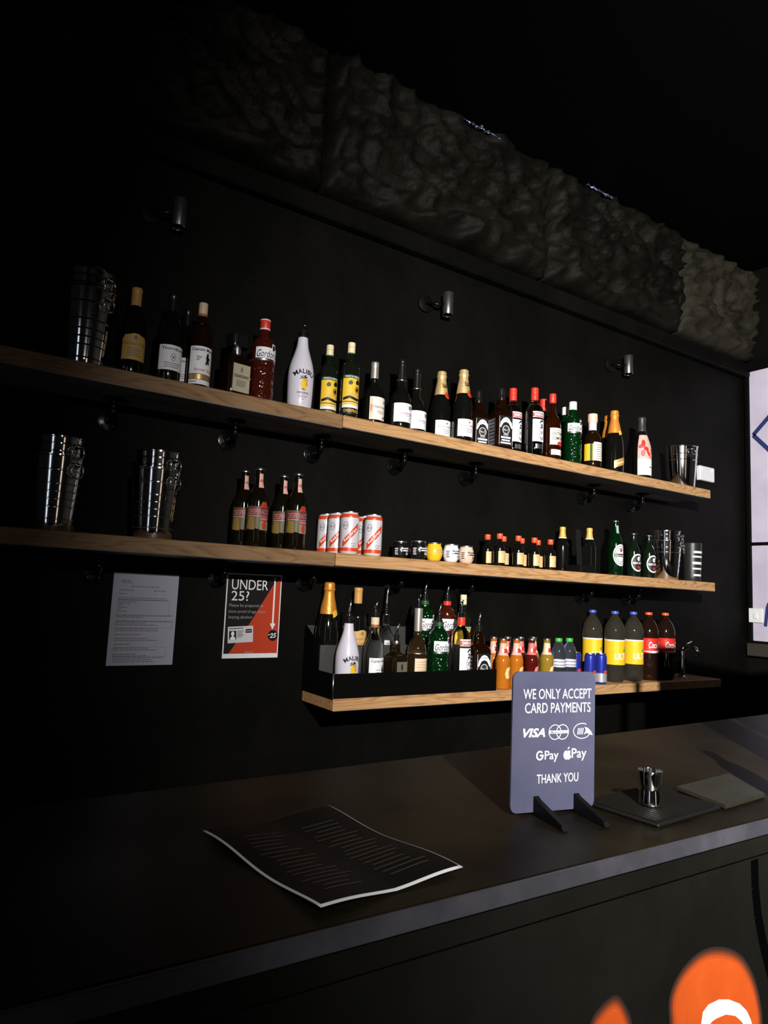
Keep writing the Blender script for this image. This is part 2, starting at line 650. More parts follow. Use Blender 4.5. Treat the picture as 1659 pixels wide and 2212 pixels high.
for Q in (BIGO, SMO):
    Q = round_closed(Q)
    for k in range(6):                       # the spray fades out over a couple of centimetres
        f = (k + .6) / 6.0
        f = f * f
        mural('overspray', poly2(grow(Q, .009 - .0026 * k)), mat('overspray_%d' % k, (.011 + .40 * f, .0105 + .049 * f, .008), .55), 1 + k * .25)
    mural('orange_shape', poly2(grow(Q, -.008)), GRAF_O, 3)
a0 = [(.495, .814), (.5, .831), (.515, .838), (.543, .838), (.57, .831), (.6, .817), (.62, .801), (.631, .785), (.635, .776), (.637, .75), (.62, .72), (.585, .712), (.545, .725), (.51, .76), (.495, .79)]
a1 = [(.512, .803), (.517, .808), (.525, .811), (.536, .812), (.561, .811), (.587, .802), (.602, .791), (.61, .783), (.614, .774), (.612, .755), (.602, .742), (.582, .736), (.55, .748), (.525, .772), (.512, .79)]
T = []
for k in range(len(a0)):
    q = (k + 1) % len(a0)
    T += [(a0[k], a0[q], a1[q]), (a0[k], a1[q], a1[k])]
mural('white_ring', T, mat('white_spray_paint', (.62, .60, .62), .5), 4)
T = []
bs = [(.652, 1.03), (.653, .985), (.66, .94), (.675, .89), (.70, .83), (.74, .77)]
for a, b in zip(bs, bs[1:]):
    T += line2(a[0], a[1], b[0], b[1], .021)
mural('dark_band', T, mat('flat_black', (.0006, .0006, .0006), .7, spec=.02), 1)  # dark curved band laid flat on the panel

# ------------------------------------------------------------------ shelves
def plank(name, x0, x1, zt, parent, th=.047, m=None):
    me = box_me(x0, x1, -.24, -.002, zt - th, zt, .0025)
    o = link(name, me, parent, [m or WOOD, UNDER])
    for pgn in me.polygons:
        if pgn.normal.z < -.6:
            pgn.material_index = 1
    return o


for nm, lab, zt, xe in (('wall_shelf', 'long upper wooden shelf carrying the spirit and champagne bottles', ZU, 2.87),
                        ('wall_shelf', 'long middle wooden shelf carrying beer bottles, cans and miniatures', ZM, 2.905)):
    s = empty(nm, (0, 0, zt))
    tag(s, lab, 'shelf', 'pine wall shelves')
    a = plank('board', -1.75, .6035, 0, s, .050 if zt == ZU else .047, WOOD_LEFT)
    b = plank('board', .6065, xe, 0, s, .046)
s = empty('wall_shelf', (0, 0, ZL))
tag(s, 'short lower wooden shelf carrying the speed rail and soft drinks', 'shelf', 'pine wall shelves')
plank('board', .626, 2.95, 0, s, .042)

# black iron pipe brackets
BR = empty('pipe_bracket')


def disc_me(r, t, seg=20, axis='z'):
    me = lathe_me([(0, 0), (r * .96, 0), (r, t * .2), (r, t * .8), (r * .9, t), (0, t)], seg)
    sharpen(me)
    if axis == 'y':
        me.transform(Matrix.Rotation(R_(90), 4, 'X'))     # +z -> -y
    return me


BY, BZ = -.080, -.060
link('shelf_flange', disc_me(.034, .005), BR, IRON, (0, BY, -.005))
link('flange_neck', disc_me(.0125, .010), BR, IRON, (0, BY, -.016))
link('upright_pipe', tube_me([(0, BY, -.010), (0, BY, BZ + .018)], .0078, 14), BR, IRON)
link('pipe_elbow', tube_me([(0, BY, BZ + .026), (0, BY, BZ + .018), (0, BY + .0015, BZ + .010), (0, BY + .006, BZ + .004), (0, BY + .012, BZ + .001), (0, BY + .020, BZ), (0, BY + .028, BZ)], .0112, 14), BR, IRON)
link('wall_pipe', tube_me([(0, BY + .022, BZ), (0, -.010, BZ)], .0078, 14), BR, IRON)
wf = link('wall_flange', disc_me(.034, .007, axis='y'), BR, IRON, (0, -.0015, BZ))
link('flange_neck', disc_me(.0125, .014, axis='y'), BR, IRON, (0, -.007, BZ))
for k in range(4):
    a = R_(45 + 90 * k)
    link('bolt', disc_me(.0045, .004, 8, 'y'), wf, IRON, (.025 * math.cos(a), -.006, .025 * math.sin(a)))
ORD = ['first', 'second', 'third', 'fourth', 'fifth', 'sixth', 'seventh']
used = False
for zt, th, nm, xs in ((ZU, .050, 'upper', (-.158, .246, .585, .965, 1.343, 2.11, 2.49)), (ZM, .047, 'middle', (-.158, .246, .585, .975, 1.343, 2.10, 2.46)), (ZL, .042, 'lower', (.965, 1.343, 2.11))):
    for k, x in enumerate(xs):
        o = BR if not used else copy_tree(BR)
        used = True
        t_ = th if x < .6 else (.046 if nm != 'lower' else .042)
        o.location = (x + .022, 0, zt - t_)
        tag(o, 'black iron pipe bracket under the %s shelf, %s from the left' % (nm, ORD[k]), 'bracket', 'pipe brackets under the shelves')

# ------------------------------------------------------------------ wall papers
def flat_print(name, T, m, par, off):
    return link(name, tri_mesh(T, lambda a, b: (a, -off, b)), par, m)


AW, AH = .21, .297
po = empty('age_poster', (.3076, -.001, 1.4922 - AH))
po.rotation_euler = (0, .0058 * -1, 0)
tag(po, 'black and red notice headed UNDER 25 taped to the wall', 'poster')
sh = box('sheet', 0, AW, -.0018, 0, 0, AH, PAPER, po)
flat_print('black_field', rect2(.004, .016, AW - .004, AH - .004), POSTK, sh, .0021)
flat_print('red_field', poly2([(.022, .016), (AW - .004, .016), (AW - .004, AH - .013), (.178, AH - .035), (.095, .122)]), POSTR, sh, .0024)
T = text_at('UNDER', .088, AH - .039, .036, .138) + text_at('25?', .053, AH - .079, .034, .066)
T += line2(.183, AH - .010, .183, .122, .0062) + poly2([(.172, .122), (.194, .122), (.183, .100)])
flat_print('heading', T, CHALK, sh, .0027)
T = text_at('Please be prepared to', .078, .183, .0135, .128) + text_at('show proof of age when', .082, .162, .0135, .138) + text_at('buying alcohol', .058, .142, .0135, .086)
T += text_at('hacc', .100, .0215, .010, .032)
flat_print('small_print', T, mat('poster_grey_print', (.30, .29, .29), .5), sh, .0027)
flat_print('badge', ell2(.186, .079, .0195, .0195, 28), POSTK, sh, .0027)
flat_print('badge_number', text_at('25', .187, .079, .017, .026, shear=.25, bold=.02, rot=.06) + line2(.168, .081, .176, .082, .0026), CHALK, sh, .003)
c, sn = math.cos(.05), math.sin(.05)


def rotp(T, ox, oy):
    return [tuple((ox + x * c - y * sn, oy + x * sn + y * c) for x, y in t) for t in T]


card = flat_print('identity_card', rotp(rect2(0, 0, .094, .057), .017, .052), mat('card_white', (.62, .60, .62), .45), sh, .0027)
T = rect2(.005, .012, .031, .042) + rect2(.066, .033, .089, .046) + rect2(.005, .049, .058, .0515)
for k in range(6):
    T += rect2(.035, .040 - k * .0042, .060 - (k % 3) * .004, .0415 - k * .0042)
flat_print('card_print', rotp(T, .017, .052), POSTK, card, .003)
flat_print('card_portrait', rotp(ell2(.018, .032, .0062, .0085, 16) + poly2([(.008, .012), (.028, .012), (.026, .020), (.018, .0245), (.010, .020)]) + rect2(.069, .0385, .086, .0405), .017, .052), CHALK, card, .0033)

pa = empty('licence_notice', (-.073, -.001, 1.4746 - AH))
tag(pa, 'printed notice in a shiny plastic sleeve on the wall', 'notice')
sh = box('sheet', 0, AW, -.0018, 0, 0, AH, SLEEVE, pa)
random.seed(5)
T, y = [], AH - .020
rows = [(.025, .055), (.025, .06), None, (.055, .15), None, (.02, .065, .13, .17), None, (.02, .045), None, (.02, .175), (.02, .178), (.02, .08), (.02, .06), (.02, .035), (.02, .05), (.02, .03), (.02, .05), None, (.018, .20), (.018, .105), None, (.018, .20), (.018, .11), (.018, .15), None, (.018, .15), (.018, .155), None, (.018, .10), None, (.018, .125), (.018, .155), None, (.018, .07), None, (.018, .125), (.018, .155), None, (.018, .09), (.018, .125), (.018, .18), (.018, .14), (.018, .15)]
for r_ in rows:
    y -= .0062
    if r_ is None:
        continue
    for k in range(0, len(r_), 2):
        x = r_[k]
        while x < r_[k + 1]:
            w_ = min(random.uniform(.006, .018), r_[k + 1] - x)
            T += rect2(x, y, x + w_, y + .0026)
            x += w_ + .0022
flat_print('printed_lines', T, GREY, sh, .0021)
T = []
for (x0, y0, x1, y1) in ((.018, .158, .185, .210), (.014, .120, .198, .140), (.016, .028, .185, .058)):
    T += line2(x0, y0, x1, y0, .0009) + line2(x0, y1, x1, y1, .0009) + line2(x0, y0, x0, y1, .0009) + line2(x1, y0, x1, y1, .0009)
flat_print('printed_boxes', T, GREY, sh, .0021)

# white double socket plate beside the shelf end
wb = empty('socket_plate', (3.19, -.001, 2.227))
tag(wb, 'white double wall socket plate beside the upper shelf end', 'socket')
box('plate', -.073, .073, -.026, 0, -.043, .043, WHITEP, wb, .004)
for s_ in (-1, 1):
    box('switch', s_ * .05 - .006, s_ * .05 + .006, -.030, -.025, .012, .030, WHITEP, wb, .001)

# wall lamps (unlit)
WL = empty('wall_lamp')
link('wall_plate', disc_me(.038, .014, 24, 'y'), WL, mat('matt_black_metal', (.0025, .0025, .0022), .55, spec=.15), (0, -.001, 0))
arm = [(0, -.016, 0)]
for k in range(9):
    a = R_(-90 + 18 * k)
    arm.append((.010 + .03 * k / 8, -.05 + .018 * math.cos(a) - .012, .045 * math.sin(a) * .6 - .0))
link('arm', tube_me([(0, -.015, 0), (.012, -.045, -.006), (.035, -.062, -.012), (.062, -.062, .0), (.078, -.060, .012)], .006, 8), WL, IRON)
cyl = lathe_me([(0, .100), (.0225, .100), (.0235, .098), (.0235, .002), (.0225, .0), (.019, .0), (.019, .06), (0, .06)], 28)
sharpen(cyl)
shd = link('lamp_shade', cyl, WL, mat('grey_lamp_metal', (.20, .20, .205), .34, metal=.9), (.083, -.060, -.046))
link('rim', tube_me([(.0225 * math.cos(2 * math.pi * k / 24), .0225 * math.sin(2 * math.pi * k / 24), .0) for k in range(24)], .0016, 6, True), shd, STEEL)
for k, (x, lab) in enumerate(((1.112, 'small cylinder wall lamp above the champagne bottles'), (2.335, 'small cylinder wall lamp high above the right end of the upper shelf'), (-.062, 'small cylinder wall lamp in the dark above the left end of the upper shelf'))):
    o = WL if k == 0 else copy_tree(WL)
    o.location = (x, 0, 2.703)
    tag(o, lab, 'lamp', 'wall lamps over the shelves')

# torn foil strips along the top of the beam
random.seed(3)
FOIL = mat('blue_silver_foil', (.45, .55, .85), .22, metal=.9, bump=('noise', 60., .8, .01))
for k, (x0, x1, z, lab) in enumerate(((1.20, 1.42, 3.565, 'crumpled bluish foil strip on the beam edge above the single wall lamp'), (2.02, 2.20, 3.565, 'crumpled bluish foil strip on the beam edge nearer the side wall'))):
    vs, fs = [], []
    n = 22
    for i in range(n + 1):
        for j in range(4):
            x = x0 + (x1 - x0) * i / n
            vs.append((x, -.125 + .02 * j / 3 + random.uniform(-.006, .006), z - .028 + .030 * j / 3 * (.6 + .4 * math.sin(i * 1.3)) + random.uniform(-.004, .004)))
    for i in range(n):
        for j in range(3):
            a = i * 4 + j
            fs.append((a, a + 1, a + 5, a + 4))
    me = pydata(vs, fs, False)
    bm = bmesh.new()
    bm.from_mesh(me)
    bmesh.ops.solidify(bm, geom=bm.faces[:], thickness=.002)
    bm.to_mesh(me)
    bm.free()
    tag(link('foil_strip', me, None, FOIL), lab, 'foil', 'foil strips on the beam')

# ------------------------------------------------------------------ bottles
def add_label(root, H, R, prof, L, n=2):
    """L: z0,z1 (fractions), half (deg) or hw (metres on a flat face), phi, mat, items in (u -1..1, v 0..1)"""
    phi = R_(L.get('phi', 0))
    z0, z1 = L['z0'] * H, L['z1'] * H
    rm = prof_r(prof, (z0 + z1) / 2)
    flat = n > 2
    hw = L['hw'] * R if flat else R_(L['half']) * rm
    off0 = L.get('off', .0006)

    def place(off):
        def fn(u, z):
            zz = min(max(z, z0), z1)
            if flat:
                x, y = u, -(prof_r(prof, zz) + off)
                return (x * math.cos(phi) - y * math.sin(phi), x * math.sin(phi) + y * math.cos(phi), z)
            r = prof_r(prof, zz) + off
            a = u / rm + phi
            return (r * math.sin(a), -r * math.cos(a), z)
        return fn
    lim = rm * .16
    steps = 1 if flat else 6
    base = []
    nz = L.get('nz', 3)
    shape = L.get('shape')
    if shape:
        base = [tuple((u * hw, z0 + v * (z1 - z0)) for u, v in t) for t in poly2(shape)]
    else:
        for k in range(nz):
            base += rect2(-hw, z0 + (z1 - z0) * k / nz, hw, z0 + (z1 - z0) * (k + 1) / nz)
    lab = link(L.get('name', 'label'), tri_mesh(split_tris(base, lim), place(off0), True), root, L['mat'])
    groups = {}
    for k, it in enumerate(L.get('items', [])):
        ty, m = it[0], it[-1]
        lay = 1
        if ty == 't':
            _, s, u, v, h, w = it[:6]
            o = it[6] if len(it) > 7 else {}
            hh = h * (z1 - z0)
            T = text_at(s, u * hw, z0 + v * (z1 - z0), hh, w * 2 * hw if w else None, o.get('shear', 0), o.get('bold', 0), o.get('rot', 0), o.get('arc', 0) / hw if o.get('arc') else 0)
            lay = 3
        elif ty == 'r':
            T = rect2(it[1] * hw, z0 + it[2] * (z1 - z0), it[3] * hw, z0 + it[4] * (z1 - z0))
        elif ty == 'e':
            T = ell2(it[1] * hw, z0 + it[2] * (z1 - z0), it[3] * hw, it[4] * (z1 - z0))
            lay = 2
        elif ty == 'o':
            T = ring2(it[1] * hw, z0 + it[2] * (z1 - z0), it[3] * hw, it[4] * (z1 - z0), it[5] * hw)
            lay = 2
        elif ty == 'p':
            T = [tuple((a * hw, z0 + b * (z1 - z0)) for a, b in t) for t in poly2(it[1])]
            lay = 2
        elif ty == 'l':          # rows of tiny print
            T = []
            for q in range(it[6]):
                y = it[2] - (it[2] - it[4]) * q / max(1, it[6] - 1)
                T += rect2((it[1] + .06 * (q % 2)) * hw, z0 + (y - it[5] / 2) * (z1 - z0), (it[3] - .09 * ((q * 7) % 3)) * hw, z0 + (y + it[5] / 2) * (z1 - z0))
        groups.setdefault((m.name, lay, k if lay == 3 else -1), [m, lay, []])[2].extend(T)
    for (mn, lay, _k), (m, lay_, T) in groups.items():
        link('lettering' if lay == 3 else 'print', tri_mesh(split_tris(T, lim), place(off0 + .0004 * lay), True), lab, m)
    return lab


def make(spec):
    H, R, n = spec['H'], spec['R'], spec.get('n', 2)
    root = empty(spec['name'])
    profs = {}
    for (nm, prof, m, *ex) in spec['parts']:
        o = ex[0] if ex else {}
        pr = [(r * R, z * H) for r, z in prof]
        pr = smooth_prof(pr, o.get('sm', 1))
        nn = o.get('n', n if nm == 'body' else 2)
        me = lathe_me(pr, o.get('seg', 28 if nn == 2 else 40), nn)
        sharpen(me, o.get('sharp', 40))
        link(nm, me, root, m)
        profs[nm] = pr
    for L in spec.get('labels', []):
        on = L.get('on', 'body')
        add_label(root, H, R, profs[on], L, n if on == 'body' else 2)
    if spec.get('pourer'):
        zb, ln, cr = spec['pourer']
        col = link('pourer_collar', lathe_me([(0, 0), (cr, 0), (cr, .006), (cr * .8, .008), (cr * .8, .014), (cr, .016), (cr, .022), (cr * .55, .026), (cr * .5, .034), (0, .034)], 16), root, BLACKP, (0, 0, zb))
        sharpen(col.data)
        link('pourer_spout', tube_me([(0, 0, zb + .03), (0, 0, zb + .045), (.001, -.002, zb + ln * .7), (.003, -.006, zb + ln)], [.0052, .0045, .004, .003], 10), root, CHROME)
    return root


RND = random.Random(11)


def put(root, rows, z, cat, group=None):
    """first row moves the root itself, the rest copy it: (x, y, turn in degrees, label)"""
    for k, (x, y, a, lab) in enumerate(rows):
        o = root if k == 0 else copy_tree(root)
        o.location = (x, y, z + .0005)
        o.rotation_euler = (0, 0, R_(a))
        tag(o, lab, cat, group)
        if not group and 'group' in o:
            del o['group']


WINE = [(0, .006), (.55, .0), (.93, .0), (1, .016), (1, .60), (.97, .64), (.80, .70), (.52, .755), (.40, .79), (.37, .82), (.36, .955), (.41, .957), (.41, .985), (.34, .987), (0, .987)]
CHAMP = [(0, .006), (.55, .0), (.93, .0), (1, .016), (1, .40), (.97, .48), (.86, .57), (.62, .68), (.42, .79), (.37, .86), (.36, .93), (.42, .932), (.42, .965), (.34, .967), (0, .967)]
SHOUL = [(0, .006), (.55, .0), (.94, .0), (1, .015), (1, .64), (.97, .675), (.80, .72), (.52, .755), (.38, .79), (.355, .83), (.355, .955), (.34, .957), (0, .957)]


def cap(r, z0, z1, lip=.0):
    return [(0, z0), (r, z0), (r, z1 - .012), (r * .96, z1), (0, z1)]


def foil(z0, z1, w):
    return [(w, z0), (w * .90, z0 + (z1 - z0) * .25), (.47, z0 + (z1 - z0) * .55), (.43, z0 + (z1 - z0) * .72), (.50, z0 + (z1 - z0) * .76), (.50, z0 + (z1 - z0) * .80), (.45, z0 + (z1 - z0) * .83), (.46, z0 + (z1 - z0) * .95), (.36, z1), (0, z1)]


# red wine with tan label
WINE_T = dict(name='wine_bottle', H=.30, R=.038, parts=[('body', WINE, GLASSK), ('capsule', [(.42, .80), (.42, .955), (.44, .96), (.44, .99), (.40, 1.0), (0, 1.0)], TAN)],
              labels=[dict(z0=.19, z1=.47, half=62, mat=mat('tan_wine_label', (.62, .37, .10), .5), shape=[(-1, 0), (1, 0), (1, .78), (.80, .94), (.45, .95), (.2, 1), (-.2, 1), (-.45, .95), (-.80, .94), (-1, .78)],
                           items=[('t', 'Campo Viejo', .0, .60, .13, .86, RED if 0 else GREY), ('e', 0, .85, .12, .07, GREY), ('l', -.55, .42, .5, .16, .025, 4, GREY)])])
wt = make(WINE_T)
put(wt, [(-.108, -.135, 0, 'wine bottle with tan capsule and tan label beside the tall bucket on the upper shelf'),
         (.811, -.066, 4, 'wine bottle with tan capsule and label in the back row of the speed rail')], ZU, 'bottle', 'tan labelled wine bottles')
WINE_TB = [o for o in bpy.data.objects if o.get('label', '').endswith('back row of the speed rail')][0]

# dark wine, pale blue label
w2 = make(dict(name='wine_bottle', H=.30, R=.039, parts=[('body', WINE, GLASSK), ('capsule', [(.42, .80), (.42, .955), (.44, .96), (.44, .99), (.40, 1.0), (0, 1.0)], BLACKP)],
               labels=[dict(z0=.13, z1=.40, half=68, mat=PAPER, items=[('t', 'Thornbury', 0, .84, .14, .80, {'bold': .01}, INK), ('o', .0, .52, .17, .15, .035, GREY), ('e', 0, .52, .06, .06, GREY), ('l', -.6, .28, .6, .12, .025, 3, GREY)])]))
put(w2, [(-.002, -.168, 6, 'dark wine bottle with pale white label, third from the left on the upper shelf'),
         (.075, -.072, 4, 'dark wine bottle mostly hidden behind the pale labelled one on the upper shelf')], ZU, 'bottle', 'pale labelled wine bottles')

# spiced rum
RUMP = dict(name='rum_bottle', H=.295, R=.037, parts=[('body', SHOUL, GLASSB), ('cap', cap(.40, .845, 1.0), mat('beige_cap', (.60, .45, .30), .45)), ('cap_band', [(.405, .84), (.41, .84), (.41, .868), (.405, .868)], mat('brown_band', (.35, .10, .03), .5))],
            labels=[dict(z0=.16, z1=.47, half=72, mat=PAPER, items=[('t', 'Captain Morgan', .10, .87, .14, .92, {'bold': .012}, INK), ('p', [(.12, .38), (.2, .5), (.16, .62), (.22, .74), (.30, .80), (.38, .74), (.36, .66), (.50, .58), (.42, .52), (.44, .40), (.36, .34), (.28, .42), (.22, .34)], INK),
                                                                   ('t', 'Spiced Gold', .1, .14, .13, .72, {'shear': .25}, RED), ('l', -.5, .62, -.1, .5, .03, 3, GREY)]),
                    dict(z0=.045, z1=.095, half=72, mat=PAPER, nz=1, name='base_label', items=[('l', -.9, .5, -.4, .5, .2, 1, GREY)]),
                    dict(z0=.10, z1=.155, half=72, mat=mat('gold_band', (.55, .38, .14), .35, metal=.6), nz=1, name='gold_band')])
r1 = make(RUMP)
put(r1, [(.096, -.170, 4, 'dark rum bottle with beige cap and white portrait label on the upper shelf')], ZU, 'bottle')

# square almond liqueur
SQ = [(0, .006), (.6, .0), (.95, .0), (1, .02), (1, .60), (.97, .63), (.45, .665), (.30, .69), (.29, .75), (.0, .75)]
DIS = dict(name='liqueur_bottle', H=.226, R=.044, n=7, parts=[('body', SQ, mat('dark_brown_square_glass', (.007, .003, .0015), .12)), ('collar', [(.34, .68), (.36, .68), (.36, .80), (.34, .80)], BRUSHED), ('cap', [(0, .79), (.68, .79), (.70, .80), (.70, .985), (.66, 1.0), (0, 1.0)], BLACKP, {'n': 7})],
           labels=[dict(z0=.08, z1=.50, hw=.72, mat=mat('pale_tan_label', (.42, .36, .24), .5), items=[('t', 'DISARONNO', 0, .56, .11, .86, {'bold': .015}, INK), ('e', 0, .80, .13, .10, GREY), ('l', -.6, .40, .6, .2, .02, 6, GREY)])])
d1 = make(DIS)
put(d1, [(.228, -.150, 8, 'square dark liqueur bottle with black cap and tan label on the upper shelf')], ZU, 'bottle')

# gin bottles
GIN = [(0, .006), (.6, .0), (.94, .0), (1, .02), (1, .66), (.95, .71), (.75, .755), (.48, .79), (.40, .82), (.39, .875), (.37, .88), (0, .88)]


def gin(key, glass, capm, pour=None):
    H = .298
    parts = [('body', GIN, glass)]
    if pour is None:
        parts += [('cap', cap(.43, .855, 1.0), capm), ('cap_band', [(.435, .875), (.44, .875), (.44, .888), (.435, .888)], PAPER)]
        if capm is not WHITEP:
            parts += [('cap_band', [(.435, .985), (.44, .985), (.44, .996), (.435, .996)], PAPER)]
    else:
        parts += [('neck_band', [(.41, .82), (.42, .82), (.42, .875), (.41, .875)], capm)]
    return make(dict(name='gin_bottle', H=H, R=.0415, parts=parts, pourer=pour,
                     labels=[dict(z0=.505, z1=.635, half=66, mat=PAPER, nz=1, items=[('t', "Gordon's", -.08, .42, .66, .80, {'shear': .35}, INK)]),
                             dict(z0=.60, z1=.685, half=10, phi=24, mat=PAPER, nz=1, off=.0016, name='crest', items=[('r', -.7, .1, .7, .82, POSTK)]),
                             dict(z0=.478, z1=.50, half=66, mat=BRUSHED, nz=1, name='silver_band')]))


g1 = gin('pink', PINKG, REDCAP)
put(g1, [(.318, -.165, 6, 'pink gin bottle with red cap left of the white coconut rum on the upper shelf')], ZU, 'bottle')
g2 = gin('green', GREENG, WHITEP)
put(g2, [(1.854, -.185, -14, 'green cut glass gin bottle with white cap, front one on the upper shelf'),
         (1.900, -.100, 4, 'green gin bottle half hidden behind the front green one on the upper shelf')], ZU, 'bottle', 'green gin bottles')

# white coconut rum
MAL = [(0, .004), (.6, .0), (.93, .0), (.97, .03), (.93, .10), (.97, .20), (1, .40), (1, .50), (.97, .57), (.86, .66), (.66, .76), (.48, .86), (.42, .93), (.385, 1.0), (.36, 1.003), (0, 1.003)]


def coconut(H, R, ph):
    palm = []
    for a in (20, 60, 110, 150, 185, 340):
        c_, s_ = math.cos(R_(a)), math.sin(R_(a))
        palm.append(('p', [(ph, .62), (ph + .16 * c_ - .05 * s_, .62 + .075 * s_ + .022 * abs(c_)), (ph + .34 * c_, .62 + .12 * s_ - .02), (ph + .16 * c_ + .05 * s_, .62 + .06 * s_ - .012)], INK))
    return make(dict(name='rum_bottle', H=H, R=R, parts=[('body', MAL, MALW)], pourer=(H * .99, .085 if H < .27 else .055, R * .40),
                     labels=[dict(z0=.12, z1=.62, half=62, off=.0003, mat=MALW, name='label', nz=8, items=[('t', 'MALIBU', ph, .80, .12, .80, {'bold': .02, 'arc': .85}, INK), ('e', ph + .04, .47, .26, .155, YEL), ('p', [(ph + .06, .60), (ph + .30, .55), (ph + .29, .42), (ph + .18, .45), (ph + .10, .52)], ORANGEF),
                                                                                    ('p', [(ph - .02, .33), (ph + .03, .33), (ph + .02, .62), (ph - .01, .62)], INK), ('p', [(ph - .16, .345), (ph, .365), (ph + .2, .34), (ph + .12, .32), (ph - .1, .32)], INK),
                                                                                    ('t', 'ORIGINAL', ph, .255, .05, .44, {'bold': .01}, INK), ('l', ph - .36, .18, ph + .36, .14, .012, 2, GREY), ('l', ph - .1, .09, ph + .1, .09, .012, 1, GREY)] + palm)]))


m1 = coconut(.29, .047, .15)
put(m1, [(.486, -.120, -20, 'white coconut rum bottle with black spout on the upper shelf')], ZU, 'bottle')

# overproof rum, pale caps and yellow labels
WR = dict(name='rum_bottle', H=.292, R=.034, parts=[('body', SHOUL, mat('dark_tinted_rum_glass', (.006, .009, .005), .06)), ('cap', cap(.41, .835, 1.0), CAPCR), ('cap_band', [(.415, .845), (.425, .845), (.425, .86), (.415, .86)], LGREEN), ('cap_groove', [(.413, .93), (.42, .93), (.42, .936), (.413, .936)], BRONZE)],
          labels=[dict(z0=.21, z1=.55, half=68, mat=YEL, items=[('r', -1, .88, 1, 1, LGREEN), ('t', 'WRAY & NEPHEW', 0, .94, .075, .8, {'bold': .01}, PAPER), ('r', .86, 0, 1, 1, LGREEN), ('p', [(-.45, .72), (-.3, .80), (-.1, .78), (-.05, .68), (-.2, .62), (-.42, .64)], LGREEN), ('p', [(.22, .74), (.4, .86), (.7, .82), (.72, .70), (.5, .66), (.3, .66)], INK),
                                                             ('o', .42, .46, .25, .13, .05, INK), ('e', .42, .46, .15, .08, INK), ('t', 'White', .2, .27, .12, .5, {'shear': .3}, BRONZE), ('p', [(-.9, .14), (-.3, .22), (.3, .15), (.9, .16), (.9, .06), (.3, .05), (-.3, .12), (-.9, .04)], INK)]),
                  dict(z0=.13, z1=.20, half=68, mat=PAPER, nz=1, name='lower_label', items=[('r', -1, .55, 1, .9, YEL)]),
                  dict(z0=.05, z1=.125, half=68, mat=INK, nz=1, name='base_label', items=[('t', 'OVERPROOF', 0, .55, .5, .8, {'bold': .01}, YEL)])])
wr = make(WR)
put(wr, [(.655, -.185, -6, 'overproof rum bottle with pale cap, nearer the shelf edge of the pair'),
         (.605, -.110, -6, 'overproof rum bottle with pale cap, standing right of the white coconut rum'),
         (1.333, -.064, 2, 'overproof rum bottle with pale cap in the back row of the speed rail')], ZU, 'bottle', 'pale capped overproof rum bottles')
WRB = [o for o in bpy.data.objects if o.get('label', '').startswith('overproof') and 'speed rail' in o['label']][0]

# cognac with silver capsule
HEN = [(0, .006), (.6, .0), (.94, .0), (1, .02), (1, .42), (.95, .50), (.78, .57), (.50, .62), (.36, .66), (.36, .70), (.43, .705), (.43, .73), (.33, .74), (.31, .96), (0, .96)]
hn = make(dict(name='cognac_bottle', H=.261, R=.043, parts=[('body', HEN, GLASSK), ('capsule', [(.36, .745), (.37, .745), (.345, .94), (.36, .945), (.36, .99), (.33, 1.0), (0, 1.0)], SILVER)],
               labels=[dict(z0=.10, z1=.44, half=58, phi=6, mat=mat('pale_cream_paper', (.80, .74, .66), .5), items=[('t', 'Hennessy', .12, .55, .17, .78, {'shear': .1}, GREY), ('r', -.96, .06, -.72, .94, CREAM), ('t', 'COGNAC', -.84, .5, .12, .36, {'rot': 1.571}, RED), ('p', [(.3, .78), (.45, .90), (.6, .82), (.75, .88), (.7, .72), (.5, .74)], GREY), ('l', -.3, .38, .6, .3, .022, 2, GREY), ('p', [(.2, .12), (.7, .22), (.75, .12), (.3, .06)], GREY)])]))
put(hn, [(.792, -.135, 2, 'cognac bottle with tall silver capsule and cream label on the upper shelf')], ZU, 'bottle')
# courvoisier style cognac
COU = [(0, .006), (.6, .0), (.94, .0), (1, .02), (1, .38), (.93, .45), (.72, .52), (.46, .57), (.37, .60), (.37, .69), (.43, .695), (.43, .715), (.30, .725), (.29, .86), (0, .86)]
co = make(dict(name='cognac_bottle', H=.285, R=.0435, parts=[('body', COU, GLASSK), ('neck_ring', [(.40, .695), (.45, .695), (.45, .71), (.40, .71)], BRUSHED), ('stopper', [(.34, .72), (.34, .90), (.37, .905), (.37, .95), (.36, .955), (.37, .96), (.37, .99), (.33, 1.0), (0, 1.0)], BLACKP)],
               labels=[dict(z0=.10, z1=.36, half=62, phi=-2, mat=PAPER, items=[('t', 'COURVOISIER', .24, .45, .12, .70, {}, mat('mauve_ink', (.35, .12, .2), .5)), ('p', [(.28, .78), (.34, .90), (.42, .84), (.5, .92), (.58, .84), (.66, .90), (.7, .78), (.62, .68), (.38, .68)], GREY), ('t', 'VS', .48, .22, .10, .13, GREY), ('l', .28, .09, .7, .09, .02, 1, GREY), ('l', .1, .34, .8, .34, .02, 1, GREY)])]))
put(co, [(.895, -.170, -4, 'black stoppered cognac bottle in front, large white label, upper shelf'),
         (1.004, -.120, 4, 'black stoppered cognac bottle set back, right of its twin on the upper shelf')], ZU, 'bottle', 'black stoppered cognac bottles')

